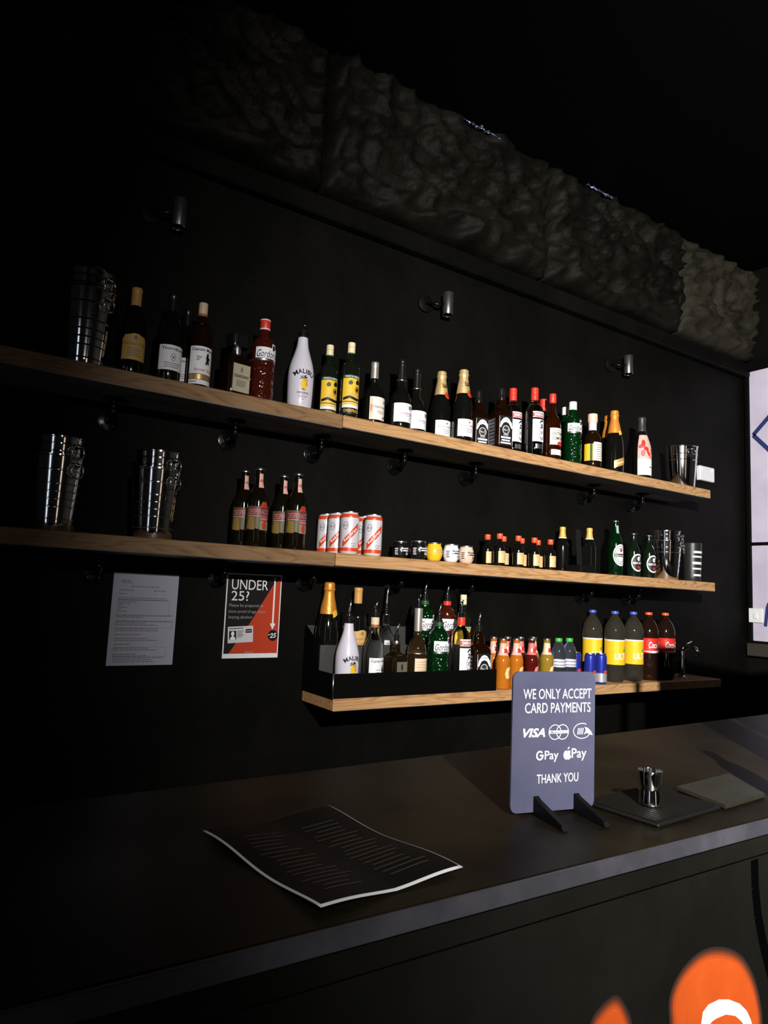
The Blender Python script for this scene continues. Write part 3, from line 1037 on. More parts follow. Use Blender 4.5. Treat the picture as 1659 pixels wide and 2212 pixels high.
# champagne
mo = make(dict(name='champagne_bottle', H=.312, R=.043, parts=[('body', CHAMP, GLASSK), ('foil', foil(.66, 1.0, .68), GOLDF), ('neck_band', [(.70, .63), (.71, .63), (.66, .665), (.64, .665)], BLACKP)],
               labels=[dict(z0=.07, z1=.30, half=56, phi=4, mat=PAPER, items=[('t', 'MOET & CHANDON', .1, .62, .10, .82, GREY), ('l', -.2, .45, .7, .25, .025, 3, GREY), ('e', .2, .82, .1, .05, RED)]),
                       dict(z0=.70, z1=.875, half=24, phi=12, mat=GOLDF, on='foil', off=.0003, name='neck_print', nz=6, items=[('t', 'MOET', .0, .5, .40, .85, {'rot': 1.571, 'bold': .015}, INK)]),
                       dict(z0=.60, z1=.70, half=22, phi=26, mat=RED, on='body', off=.0035, name='seal', nz=3, shape=[(math.cos(R_(20 * k)), .5 + .5 * math.sin(R_(20 * k))) for k in range(18)], items=[('o', 0, .5, .7, .36, .1, ORANGEF)])]))
put(mo, [(1.203, -.175, -12, 'champagne bottle with gold foil and red seal, nearer the shelf edge'),
         (1.148, -.097, -12, 'champagne bottle with gold foil and red seal, right beside the cognac pair')], ZU, 'bottle', 'gold foil champagne bottles')

# square whiskey
JDP = [(0, .006), (.7, .0), (.96, .0), (1, .015), (1, .54), (.97, .58), (.70, .63), (.48, .655), (.46, .68), (.44, .74), (.36, .79), (.345, .84), (0, .84)]


def whiskey(pour=None):
    parts = [('body', JDP, mat('whiskey_glass', (.010, .0028, .0007), .06, trans=.2), {'n': 5})]
    if not pour:
        parts += [('cap', [(.37, .80), (.40, .80), (.41, .85), (.37, .87), (.37, .99), (.34, 1.0), (0, 1.0)], BLACKP)]
    arch = [(-.92, .62), (-.8, .78), (-.4, .92), (0, .96), (.4, .92), (.8, .78), (.92, .62), (.8, .58), (.4, .76), (0, .80), (-.4, .76), (-.8, .58)]
    rows_ = [('t', 'OLD', -.0, .36, .06, .35, PAPER), ('r', -.7, .24, .7, .30, PAPER), ('r', -.6, .15, .6, .20, PAPER), ('r', -.75, .06, .75, .11, PAPER)]
    L = dict(z0=.05, z1=.52, hw=.80, mat=INK, items=[('p', arch, PAPER), ('t', "JACK DANIEL'S", 0, .86, .05, .5, {'bold': .01}, INK), ('o', 0, .53, .52, .15, .07, PAPER), ('o', 0, .53, .36, .10, .05, GREY), ('t', 'No.7', 0, .53, .07, .36, PAPER), ('r', -.98, .02, -.94, .97, PAPER), ('r', .94, .02, .98, .97, PAPER)] + rows_)
    S = dict(z0=.05, z1=.50, hw=.66, phi=-90, mat=INK, name='side_label', items=[('l', -.8, .92, .8, .08, .05, 8, GREY), ('r', -.98, .02, -.92, .97, PAPER)])
    return make(dict(name='whiskey_bottle', H=.27, R=.042, n=6, parts=parts, labels=[L, S], pourer=pour))


jd = whiskey()
put(jd, [(1.403, -.188, -10, 'square whiskey bottle with black label, nearer the shelf edge'),
         (1.356, -.094, -10, 'square whiskey bottle with black label, right of the champagne pair')], ZU, 'bottle', 'square black labelled whiskey bottles')


# vodka
def vodka(pour=None):
    parts = [('body', SHOUL, CLEAR)]
    if pour is None:
        parts += [('cap', [(.40, .815), (.42, .815), (.42, .90), (.40, .905), (.42, .91), (.42, .95), (.40, .955), (.42, .96), (.42, .988), (.38, 1.0), (0, 1.0)], REDCAP)]
    else:
        parts += [('neck_band', [(.37, .80), (.42, .80), (.40, .90), (.37, .90)], REDCAP)]
    return make(dict(name='vodka_bottle', H=.312, R=.0405, parts=parts, pourer=pour,
                     labels=[dict(z0=.20, z1=.52, half=54, phi=8, mat=PAPER, items=[('p', [(-.2, .86), (.1, .98), (.4, .96), (.5, .88), (.2, .92), (-.1, .82)], INK), ('p', [(.0, .80), (.3, .76), (.28, .62), (-.05, .58), (-.1, .66), (.15, .68), (.18, .72), (-.02, .72)], INK), ('o', .15, .40, .42, .24, .05, GREY), ('p', [(.15, .05), (.45, .16), (.40, .22), (.15, .10), (-.1, .22), (-.15, .16)], GREY), ('l', -.1, .45, .4, .35, .03, 3, GREY)]),
                             dict(z0=.545, z1=.63, half=54, phi=8, mat=RED, nz=1, name='upper_label', items=[('r', -1, .80, 1, 1, PAPER), ('t', 'SMIRNOFF', 0, .46, .50, .82, {'bold': .02}, PAPER), ('r', -1, 0, 1, .1, PAPER)]),
                             dict(z0=.10, z1=.165, half=34, phi=8, mat=BRUSHED, nz=1, name='base_label')]))


vk = vodka()
put(vk, [(1.600, -.190, -8, 'clear vodka bottle with red cap at the shelf edge beside the amber liqueur'),
         (1.534, -.122, 2, 'clear vodka bottle with red cap half hidden behind the whiskey'),
         (1.757, -.092, 0, 'clear vodka bottle behind, only its red cap clearly showing')], ZU, 'bottle', 'red capped vodka bottles')

# amber liqueur with red cap
so = make(dict(name='liqueur_bottle', H=.305, R=.0395, parts=[('body', [(0, .006), (.6, .0), (.94, .0), (1, .02), (1, .50), (.95, .57), (.72, .64), (.45, .69), (.36, .73), (.345, .86), (0, .86)], WHISKY), ('cap', cap(.40, .855, 1.0), REDCAP)],
               labels=[dict(z0=.21, z1=.46, half=56, phi=6, mat=mat('off_white_paper', (.80, .74, .64), .5), items=[('t', 'SOUTHERN', .05, .66, .20, .80, {'bold': .012}, INK), ('t', 'COMFORT', .05, .38, .20, .80, {'bold': .012}, INK), ('e', .35, .08, .5, .14, RED), ('l', -.6, .86, .6, .86, .03, 1, GREY)]),
                       dict(z0=.06, z1=.14, half=50, phi=8, mat=PAPER, nz=1, name='base_label', items=[('e', .55, .5, .25, .40, BRONZE)])]))
put(so, [(1.709, -.195, -10, 'amber liqueur bottle with red cap and lettered cream label')], ZU, 'bottle')

# honey rum with stopper
lq = make(dict(name='rum_bottle', H=.27, R=.0425, parts=[('body', [(0, .006), (.6, .0), (.94, .0), (1, .02), (1, .48), (.95, .56), (.74, .63), (.46, .67), (.40, .70), (.42, .84), (0, .84)], GLASSB), ('neck_seal', [(.43, .70), (.44, .70), (.46, .84), (.43, .84)], mat('clear_neck_seal', (.66, .62, .66), .15)), ('stopper', cap(.54, .83, 1.0), mat('pale_wood_stopper', (.72, .52, .40), .5))],
               labels=[dict(z0=.14, z1=.47, half=44, phi=10, mat=mat('off_white_paper'), items=[('l', -.6, .85, .7, .12, .03, 7, GREY), ('e', .5, .35, .12, .06, mat('pale_blue_ink', (.2, .35, .5), .5))]),
                       dict(z0=.14, z1=.44, half=34, phi=-66, mat=YEL, name='side_label', items=[('r', .3, 0, .75, 1, LGREEN)])]))
put(lq, [(2.007, -.172, -8, 'brown rum bottle with pale stopper, yellow and cream labels')], ZU, 'bottle')

# prosecco
pr = make(dict(name='prosecco_bottle', H=.315, R=.044, parts=[('body', CHAMP, GLASSK), ('foil', foil(.62, 1.0, .74), ORANGEF)],
               labels=[dict(z0=.07, z1=.27, half=48, phi=10, mat=mat('gold_label', (.62, .36, .12), .4, metal=.3), shape=[(-1, 0), (1, .42), (1, 1), (-1, .56)], items=[('p', [(-.9, .2), (.9, .62), (.9, .72), (-.9, .3)], CREAM)]),
                       dict(z0=.585, z1=.70, half=27, phi=26, mat=YEL, off=.003, name='neck_label', shape=[(-1, .0), (1, .42), (1, 1.0), (-1, .60)], nz=3)]))
put(pr, [(2.159, -.178, -14, 'sparkling wine bottle with orange foil, front one near the floral bottle'),
         (2.213, -.098, 2, 'sparkling wine bottle with orange foil hidden behind its twin on the upper shelf'),
         (.684, -.066, 2, 'sparkling wine bottle with orange foil at the left end of the speed rail')], ZU, 'bottle', 'orange foil sparkling wine bottles')
PRB = [o for o in bpy.data.objects if o.get('label', '').startswith('sparkling') and 'speed rail' in o['label']][0]

# floral bottle
random.seed(9)
fl_items = [('r', -1, 0, 1, .40, PAPER), ('l', .1, .2, .7, .2, .03, 1, GREY)]
PINKI = mat('pink_ink', (.70, .12, .16), .5)
for k in range(16):
    fl_items.append(('e', random.uniform(-.85, .85), random.uniform(.42, .92), random.uniform(.10, .22), random.uniform(.04, .09), random.choice([RED, PINKI, mat('mauve_ink'), CREAM])))
fb = make(dict(name='sparkling_bottle', H=.318, R=.046, parts=[('body', CHAMP, GLASSK), ('capsule', [(.47, .75), (.45, .80), (.40, .86), (.39, .93), (.44, .935), (.44, .99), (.40, 1.0), (0, 1.0)], mat('dark_grey_foil', (.06, .058, .055), .4, metal=.5))],
               labels=[dict(z0=.05, z1=.70, half=66, phi=4, nz=12, mat=mat('pink_floral_label', (.72, .42, .36), .5), items=fl_items)]))
put(fb, [(2.371, -.178, -16, 'sparkling wine bottle wrapped in a pink floral and white label')], ZU, 'bottle')

# ------------------------------------------------------------------ steel buckets
BX = (.002, -.285, -.247)


def bucket(H, R, taper, ribs, nested, phi, handles=2):
    root = empty('ice_bucket')
    H1 = H * (.80 if nested else 1.0)

    def pail(h, z0, Rt, rbs):
        Rb = Rt * taper
        pr_ = [(0, z0 + .002), (Rb * .96, z0), (Rb, z0 + .004)]
        for q in rbs:
            rr = Rb + (Rt - Rb) * q
            zz = z0 + h * q
            pr_ += [(rr, zz - .0026), (rr + .0022, zz - .0008), (rr + .0022, zz + .0008), (rr, zz + .0026)]
        pr_ += [(Rt, z0 + h - .005), (Rt + .003, z0 + h - .003), (Rt + .003, z0 + h), (Rt - .002, z0 + h), (Rb - .002, z0 + .006), (0, z0 + .006)]
        me = lathe_me(pr_, 40)
        sharpen(me, 30)
        return me
    b = link('bucket_body', pail(H1, 0, R, ribs), root, STEEL)
    tops = [(b, H1, R)]
    if nested:
        b2 = link('inner_bucket', pail(H1, H - H1, R * .985 * (1 if taper > .9 else .93), [.62, .80, .90]), root, STEEL)
        tops.append((b2, H, R * .95))
    for par, zt, rr in tops:
        for hs in ((0, 180) if handles == 2 else (0,)):
            a = R_(phi + hs)
            d = Vector((math.sin(a), -math.cos(a), 0))
            t = Vector((math.cos(a), math.sin(a), 0))
            zc_ = zt - H * .10
            me = lathe_me([(0, 0), (.009, 0), (.009, .004), (.005, .008), (.0075, .013), (.004, .017), (0, .018)], 12)
            k = link('handle_knob', me, par, STEEL)
            k.location = d * (rr * (taper + (1 - taper) * .85))+ Vector((0, 0, zc_))
            k.rotation_euler = d.to_track_quat('Z', 'Y').to_euler()
            pts = []
            for q in range(20):
                an = 2 * math.pi * q / 20
                pts.append(d * (rr + .008) + Vector((0, 0, zc_ - .016)) + t * (.020 * math.cos(an)) + Vector((0, 0, .022 * math.sin(an))))
            link('ring_handle', tube_me(pts, .0024, 8, True), par, STEEL)
    return root


bk = bucket(.274, .076, .77, [.16, .32, .42, .52, .62, .80], True, 26)
put(bk, [(BX[0], -.140, 0, 'nested ribbed steel ice buckets with ring handles, nearer the beer bottles'),
         (BX[1], -.140, 4, 'nested ribbed steel ice buckets with ring handles at the far left of the middle shelf')], ZM, 'bucket', 'nested ribbed steel buckets')
bk2 = bucket(.300, .076, .77, [.10, .26, .36, .46, .58, .80], True, 34)
put(bk2, [(BX[2], -.145, 0, 'nested ribbed steel ice buckets with ring handles on the upper shelf')], ZU, 'bucket')
bk3 = bucket(.223, .086, .80, [.66, .80], False, -22)
put(bk3, [(2.743, -.150, 0, 'wide steel ice bucket at the right end of the upper shelf')], ZU, 'bucket')
bk4 = bucket(.250, .080, .78, [.70, .82], True, 26)
put(bk4, [(2.602, -.152, 0, 'wide nested steel ice bucket near the right end of the middle shelf')], ZM, 'bucket')

# ------------------------------------------------------------------ middle shelf
BEER = [(0, .006), (.6, .0), (.94, .0), (1, .015), (1, .56), (.97, .60), (.78, .68), (.52, .75), (.42, .80), (.38, .92), (.42, .925), (.42, .95), (.37, .955), (.37, .98), (0, .98)]
CROWN = [(.43, .965), (.46, .968), (.44, .985), (.36, 1.0), (0, 1.0)]
de = make(dict(name='beer_bottle', H=.267, R=.034, parts=[('body', BEER, mat('olive_beer_glass', (.006, .004, .0015), .07)), ('crown_cap', CROWN, BRUSHED)],
               labels=[dict(z0=.20, z1=.56, half=84, phi=-4, mat=mat('olive_label', (.10, .08, .03), .5), nz=3, shape=[(-1, .1), (1, 0), (1, .8), (.7, .82), (.55, 1), (.2, 1), (.05, .82), (-1, .84)],
                            items=[('p', [(.08, .80), (.25, .98), (.5, .98), (.62, .80)], RED), ('r', -.75, .50, .95, .78, mat('maroon_ink', (.18, .02, .02), .5)), ('t', 'DESPERADOS', .08, .64, .20, .80, {'bold': .02}, mat('dull_pink_ink', (.42, .20, .18), .5)), ('r', -.75, .49, .95, .51, PAPER), ('p', [(-.85, .05), (-.5, .02), (-.25, .02), (-.3, .45), (-.7, .46)], mat('dull_yellow_ink', (.26, .17, .035), .5)), ('p', [(.1, .02), (.95, .02), (.95, .30), (.1, .34)], mat('pale_green_ink', (.26, .28, .15), .5)), ('e', .42, .18, .20, .14, RED), ('r', .1, .36, .95, .45, PINKI)]),
                       dict(z0=.74, z1=.92, half=30, phi=16, mat=PINKL, name='neck_label', nz=3, items=[('t', 'DESPERADOS', 0, .5, .22, .62, {'rot': 1.571}, mat('maroon_ink'))])]))
put(de, [(.325, -.190, -10, 'amber beer bottle in front of the left pair on the middle shelf'),
         (.306, -.108, -10, 'amber beer bottle behind in the left pair on the middle shelf'),
         (.466, -.195, -10, 'amber beer bottle in front of the right pair, beside the lager cans'),
         (.447, -.118, -10, 'amber beer bottle behind in the right pair, near the lager cans')], ZM, 'bottle', 'amber beer bottles')

CAN = [(0, .02), (.70, .02), (.78, .0), (.84, .0), (.98, .05), (1, .07), (1, .88), (.97, .92), (.84, .965), (.83, .98), (.87, .985), (.87, 1.0), (.82, 1.0), (.80, .975), (0, .975)]


def can(name, H, R, m, labels, rim):
    return make(dict(name=name, H=H, R=R, parts=[('body', CAN, m), ('lid', [(.875, .982), (.885, .985), (.885, 1.003), (.81, 1.003), (.80, .98), (0, .98)], rim)], labels=labels))


lc = can('lager_can', .153, .033, CANW, [
    dict(z0=.09, z1=.87, half=100, off=.0002, mat=CANW, name='wrap', nz=3, items=[('p', [(-.46, .10), (-.38, .10), (.58, .64), (.58, .82), (.50, .82), (-.46, .28)], CANR), ('t', 'Red Stripe', .06, .46, .10, .56, {'bold': .02, 'rot': .84}, PAPER), ('o', -.28, .74, .17, .115, .03, GREY), ('t', 'RS', -.28, .74, .07, .12, GREY), ('t', 'Jamaica', .28, .20, .045, .2, GREY), ('t', 'Lager', .28, .13, .045, .15, GREY), ('r', -.95, .2, -.82, .8, GREY), ('r', .82, .2, .95, .8, GREY)]),
    dict(z0=.065, z1=.15, half=179.9, mat=CANR, name='base_band', nz=2),
    dict(z0=.86, z1=.945, half=179.9, mat=CANR, name='shoulder_band', nz=4)], BRUSHED)
put(lc, [(.685, -.188, -28, 'white and red lager can in front, tallest looking of the five'),
         (.787, -.187, -28, 'white and red lager can in front, the rightmost of five'),
         (.674, -.112, -28, 'white and red lager can second from the left of five'),
         (.667, -.042, -26, 'white and red lager can at the left, behind the others'),
         (.799, -.104, -28, 'white and red lager can between the two front cans, set back')], ZM, 'can', 'white and red lager cans')

BALL = [(0, .01), (.55, .0), (.62, .01), (.80, .10), (.96, .28), (1, .45), (.98, .60), (.88, .78), (.80, .86), (.80, .93), (0, .93)]
BLID = [(.80, .925), (.84, .93), (.84, .985), (.80, 1.0), (.74, 1.0), (.72, .985), (0, .985)]


def ball(m, ink, lidm=BRUSHED):
    return make(dict(name='cocktail_tub', H=.073, R=.033, parts=[('body', BALL, m), ('lid', BLID, lidm)],
                     labels=[dict(z0=.22, z1=.72, half=60, phi=14, off=.0002, mat=m, nz=6, items=[('t', 'BuzzBallz', .1, .78, .20, .78, {'bold': .03}, ink), ('r', -.5, .46, .75, .58, ink), ('p', [(-.75, .42), (-.58, .58), (-.6, .40)], ink), ('l', -.1, .30, .7, .12, .05, 3, ink)]),
                             dict(z0=.25, z1=.62, half=16, phi=-62, off=.0002, mat=m, nz=6, name='side_print', items=[('l', -.8, .9, .8, .1, .12, 4, ink)])]))


BK = mat('black_tub', (.006, .006, .006), .25)
b0 = ball(BK, PAPER)
put(b0, [(.995, -.190, 0, 'round black cocktail tub touching the yellow one'), (.972, -.100, 0, 'round black cocktail tub at the left end of the row, set back')], ZM, 'tub', 'round cocktail tubs')
put(ball(YEL2, BRONZE), [(1.080, -.178, 0, 'round yellow cocktail tub on the middle shelf')], ZM, 'tub', 'round cocktail tubs')
put(ball(mat('white_tub', (.78, .78, .80), .3), INK), [(1.159, -.186, 0, 'round white cocktail tub on the middle shelf')], ZM, 'tub', 'round cocktail tubs')
put(ball(mat('beige_tub', (.70, .50, .38), .3), INK), [(1.248, -.172, 0, 'round beige cocktail tub at the right end of the row')], ZM, 'tub', 'round cocktail tubs')

MINI = [(0, .006), (.6, .0), (.94, .0), (1, .02), (1, .52), (.96, .58), (.70, .67), (.44, .73), (.40, .84), (0, .84)]
mi = make(dict(name='miniature_bottle', H=.137, R=.024, parts=[('body', MINI, GLASSK), ('cap', cap(.54, .83, 1.0), mat('orange_red_cap', (.66, .09, .03), .4))],
               labels=[dict(z0=.10, z1=.46, half=58, phi=4, mat=mat('orange_cream_label', (.75, .46, .20), .5), items=[('r', .15, .05, .9, .95, CREAM), ('o', .45, .45, .28, .20, .07, mat('brown_ink', (.25, .09, .03), .5)), ('l', -.8, .82, .8, .82, .05, 1, BRONZE), ('r', -.75, .1, -.5, .7, CREAM)])]))
mini = [(1.414, -.190, 'second from the left, at the front edge'), (1.418, -.110, 'leftmost of the row, set back'), (1.517, -.103, 'hidden behind, between the second and third front ones'), (1.527, -.184, 'third front one along the shelf edge'), (1.624, -.106, 'peeping out behind the third front one'), (1.627, -.180, 'fourth front one along the shelf edge'), (1.725, -.106, 'peeping out behind the fourth front one'), (1.727, -.180, 'rightmost front one beside the gold necked bottle')]
put(mi, [(x, y, 2, 'red capped miniature bottle, ' + l) for x, y, l in mini], ZM, 'bottle', 'red capped miniature bottles')

gb = make(dict(name='beer_bottle', H=.215, R=.031, parts=[('body', BEER, GLASSK), ('neck_foil', [(.60, .76), (.56, .775), (.47, .84), (.42, .92), (.46, .93), (.46, .98), (.40, 1.0), (0, 1.0)], mat('gold_neck_foil', (.80, .50, .10), .42, metal=.3)), ('neck_band', [(.60, .745), (.63, .745), (.61, .765), (.58, .765)], PAPER)]))
put(gb, [(1.905, -.088, 0, 'dark bottle with gold neck foil left of the black carton'), (2.008, -.160, 0, 'dark bottle with gold neck foil right of the black carton')], ZM, 'bottle', 'gold necked bottles')
ct = empty('bottle_carton', (1.925, -.168, ZM + .0005), 0)
tag(ct, 'open black card carton with a raised divider between the gold necked bottles', 'carton')
CARD = mat('black_card', (.003, .003, .0028), .6, spec=.2)
box('base_tray', -.042, .045, -.05, .045, 0, .035, CARD, ct, .001)
link('divider', prism_me([(-.012, .035), (.020, .035), (.008, .200), (-.024, .200)], 1, -.004, .000, .0006), ct, mat('dark_grey_card', (.009, .009, .008), .6, spec=.2))
box('side_panel', .030, .034, -.048, .043, .035, .125, CARD, ct, .001)

gr = make(dict(name='beer_bottle', H=.27, R=.036, parts=[('body', BEER, mat('green_beer_glass', (.001, .010, .002), .08)), ('crown_cap', CROWN, BRUSHED)],
               labels=[dict(z0=.17, z1=.56, half=62, phi=6, mat=PAPER, shape=[(math.cos(R_(15 * k)), .5 + .5 * math.sin(R_(15 * k))) for k in range(24)], items=[('o', 0, .5, .86, .43, .07, LGREEN), ('r', -.8, .42, .8, .56, INK), ('t', 'Heineken', 0, .49, .09, .72, PAPER), ('e', 0, .72, .18, .08, RED), ('o', 0, .5, .66, .33, .06, LGREEN)]),
                       dict(z0=.76, z1=.90, half=42, phi=20, mat=mat('silver_green_label', (.35, .5, .4), .4), name='neck_label', nz=3)]))
put(gr, [(2.195, -.160, -12, 'tall green beer bottle with round white label')], ZM, 'bottle')
bc = make(dict(name='beer_bottle', H=.216, R=.0325, parts=[('body', BEER, GLASSD), ('crown_cap', CROWN, BRUSHED)],
               labels=[dict(z0=.12, z1=.52, half=60, phi=2, mat=PAPER, shape=[(math.cos(R_(15 * k)), .5 + .5 * math.sin(R_(15 * k))) for k in range(24)], items=[('e', 0, .5, .84, .42, INK), ('e', .1, .72, .3, .12, PAPER), ('t', "BECK'S", 0, .48, .12, .75, {'bold': .02}, PAPER), ('e', .1, .24, .26, .08, RED)])]))
put(bc, [(2.310, -.178, -14, 'small dark beer bottle right of the tall green one'), (2.424, -.182, -14, 'small dark beer bottle beside the steel bucket')], ZM, 'bottle', 'small dark beer bottles')

tn = make(dict(name='drink_tin', H=.205, R=.050, parts=[('body', [(0, .0), (.80, .0), (.84, .02), (1, .96), (1, .99), (.96, 1.0), (.92, .985), (0, .985)], mat('charcoal_tin', (.016, .017, .016), .4))],
               labels=[dict(z0=.10, z1=.80, half=60, phi=-2, mat=mat('charcoal_tin'), off=.0002, nz=4, items=[('r', -.75, .90, .9, .98, PAPER), ('r', -.85, .74, .9, .80, PAPER), ('t', 'BAR SNACKS'[:3] if 0 else 'ROSE', 0, .53, .10, .5, {}, PAPER) if 0 else ('r', -.85, .49, .85, .58, PAPER), ('r', -.85, .30, .8, .36, PAPER), ('r', -.75, .06, .8, .13, PAPER), ('l', -.5, .53, .5, .53, .02, 1, RED)])]))
put(tn, [(2.815, -.165, 0, 'charcoal container with five white stripes at the right end of the middle shelf')], ZM, 'container')

# ------------------------------------------------------------------ speed rail on the lower shelf
SR = empty('speed_rail', (0, 0, ZL + .0005))
tag(SR, 'two tier black metal speed rail holding open spirit bottles', 'bottle rack')
box('front_panel', .622, 1.372, -.2385, -.2355, .0, .084, BLACKM, SR, .001)
for x in (.622, 1.369):
    link('end_panel', prism_me([(-.2355, 0), (-.004, 0), (-.004, .235), (-.014, .235), (-.122, .172), (-.1255, .084), (-.2355, .084)], 0, x, x + .003), SR, BLACKM)
box('well_floor', .625, 1.369, -.2355, -.128, .0, .003, BLACKM, SR)
box('riser_panel', .625, 1.369, -.1265, -.1235, .0, .172, mat('dull_steel', (.16, .16, .15), .38, metal=.8), SR)
box('step_floor', .625, 1.369, -.1235, -.008, .080, .083, BLACKM, SR)
box('back_panel', .625, 1.369, -.007, -.004, .0, .235, mat('dull_steel'), SR)
link('corner_trim', tube_me([(.6225, -.2385, .0), (.6225, -.2385, .0845)], .0028, 12), SR, BRUSHED)
ZF, ZB = ZL + .0005 + .0035, ZL + .0005 + .0835

for o in (WINE_TB, WRB, PRB):
    o.location.z = ZB
    o.location.y = -.064

m2 = coconut(.253, .0425, .12)
put(m2, [(.705, -.184, -6, 'white coconut rum bottle with steel pourer in the speed rail')], ZF, 'bottle')
cw = make(dict(name='rum_bottle', H=.275, R=.0365, pourer=(.268, .066, .013), parts=[('body', [(0, .006), (.6, 0), (.94, 0), (1, .015), (1, .56), (.95, .62), (.74, .70), (.50, .78), (.40, .83), (.38, .985), (0, .985)], CLEAR), ('neck_band', [(.40, .90), (.43, .90), (.43, .995), (.40, .995)], CREAM), ('neck_ring', [(.41, .86), (.435, .86), (.43, .90), (.40, .90)], mat('brown_band'))],
               labels=[dict(z0=.16, z1=.47, half=66, phi=6, mat=PAPER, items=[('t', 'Captain Morgan', .10, .86, .15, .92, {'bold': .012}, GREY), ('p', [(.12, .30), (.2, .42), (.16, .55), (.22, .66), (.30, .74), (.38, .66), (.36, .58), (.50, .50), (.42, .44), (.44, .32), (.36, .26), (.28, .34), (.22, .26)], INK), ('l', -.4, .5, .1, .3, .025, 3, GREY)])]))
put(cw, [(.816, -.184, 4, 'clear rum bottle with white portrait label in the speed rail')], ZF, 'bottle')
d2 = make(dict(name='liqueur_bottle', H=.190, R=.037, n=6, pourer=(.186, .066, .011), parts=[('body', [(0, .006), (.6, 0), (.95, 0), (1, .02), (1, .66), (.95, .70), (.5, .76), (.33, .79), (.32, .985), (0, .985)], mat('brown_tinted_glass', (.10, .07, .03), .05, trans=.93)), ('neck_ring', [(.33, .93), (.38, .93), (.38, .99), (.33, .99)], BRUSHED)],
               labels=[dict(z0=.24, z1=.60, hw=.66, mat=mat('grey_green_label', (.13, .12, .08), .5), items=[('e', 0, .72, .16, .18, INK), ('t', 'DISARONNO', 0, .26, .2, .8, {'bold': .01}, INK)])]))
put(d2, [(.915, -.184, 6, 'short square liqueur bottle with pourer in the speed rail')], ZF, 'bottle')
rb = make(dict(name='rum_bottle', H=.312, R=.0375, pourer=(.308, .060, .011), parts=[('body', [(0, .006), (.6, 0), (.94, 0), (1, .015), (1, .46), (.95, .53), (.72, .60), (.46, .64), (.36, .66), (.34, .985), (0, .985)], mat('pale_rum_glass', (.30, .18, .07), .05, trans=.95)), ('neck_sleeve', [(.36, .72), (.40, .72), (.44, .985), (.44, .995), (.40, 1.0), (.1, 1.0)], SILVER), ('shoulder_band', [(.985, .455), (1.0, .455), (.97, .475), (.95, .475)], BRUSHED)],
               labels=[dict(z0=.10, z1=.40, half=54, phi=4, mat=CREAM, items=[('l', -.8, .86, .8, .55, .03, 4, BRONZE), ('e', .55, .28, .14, .10, mat('pale_blue_ink'))])]))
put(rb, [(1.012, -.184, 4, 'pale rum bottle with silver neck sleeve and cream label in the speed rail')], ZF, 'bottle')
g3 = gin('green', GREENG, LGREEN, (.262, .072, .0135))
put(g3, [(1.114, -.184, 4, 'green gin bottle with pourer in the front of the speed rail'), (1.130, -.064, 4, 'green gin bottle in the back of the speed rail, behind its twin')], ZF, 'bottle', 'green gin bottles in the speed rail')
[o for o in bpy.data.objects if 'behind its twin' in o.get('label', '') and 'green gin' in o['label']][0].location.z = ZB - .0
v2 = vodka((.298, .052, .0125))
put(v2, [(1.225, -.184, 4, 'clear vodka bottle with red neck band in the speed rail')], ZF, 'bottle')
j2 = whiskey((.226, .078, .013))
put(j2, [(1.322, -.181, -6, 'square whiskey bottle with pourer at the right end of the speed rail')], ZF, 'bottle')
tl = make(dict(name='vodka_bottle', H=.205, R=.037, pourer=(.200, .118, .011), parts=[('body', [(0, .006), (.6, 0), (.94, 0), (1, .02), (1, .46), (.95, .54), (.70, .64), (.42, .74), (.34, .80), (.34, .96), (.38, .965), (.38, 1.0), (0, 1.0)], CLEAR), ('neck_ring', [(.37, .962), (.42, .962), (.42, .985), (.37, .985)], STEEL), ('neck_seal', [(.47, .70), (.475, .70), (.40, .75), (.395, .75)], BLACKP)],
               labels=[dict(z0=.22, z1=.50, half=46, phi=4, mat=mat('frost_label', (.55, .55, .55), .4), items=[('l', -.7, .8, .7, .2, .06, 4, GREY)])]))
put(tl, [(.943, -.064, 4, 'clear bottle with a long thin pourer in the back of the speed rail')], ZB, 'bottle')
g4 = gin('pink', PINKG, REDCAP, (.262, .066, .0135))
put(g4, [(1.245, -.064, 2, 'pink gin bottle with pourer in the back of the speed rail')], ZB, 'bottle')

# ------------------------------------------------------------------ soft drinks on the lower shelf
JUI = [(0, .008), (.6, 0), (.92, 0), (1, .02), (1, .12), (.97, .16), (.97, .44), (1.0, .50), (.98, .56), (.82, .64), (.58, .70), (.50, .78), (.43, .92), (.47, .925), (.47, .945), (.42, .95), (.41, .975), (0, .975)]


def juice(m, neck, crown=BRUSHED, bm=PEACH):
    return make(dict(name='juice_bottle', H=.204, R=.0305, parts=[('body', JUI, m), ('crown_cap', [(.46, .955), (.52, .96), (.50, .985), (.42, 1.0), (0, 1.0)], crown)],
                     labels=[dict(z0=.66, z1=.90, half=150, mat=neck, name='neck_label', nz=5, items=[('r', -.2, .2, .25, .55, RED), ('e', -.28, .4, .1, .16, PAPER)]),
                             dict(z0=.20, z1=.44, half=40, phi=14, mat=bm, off=.0004, name='fruit_print', shape=[(-.35, .0), (.1, .05), (.5, .25), (.8, .1), (.9, .5), (.6, .95), (.1, 1), (-.6, .85), (-.9, .45), (-.75, .1)], nz=3, items=[('e', .25, .45, .28, .28, m), ('p', [(.35, .2), (.85, .15), (.9, .6), (.55, .6)], CHALK)])]))


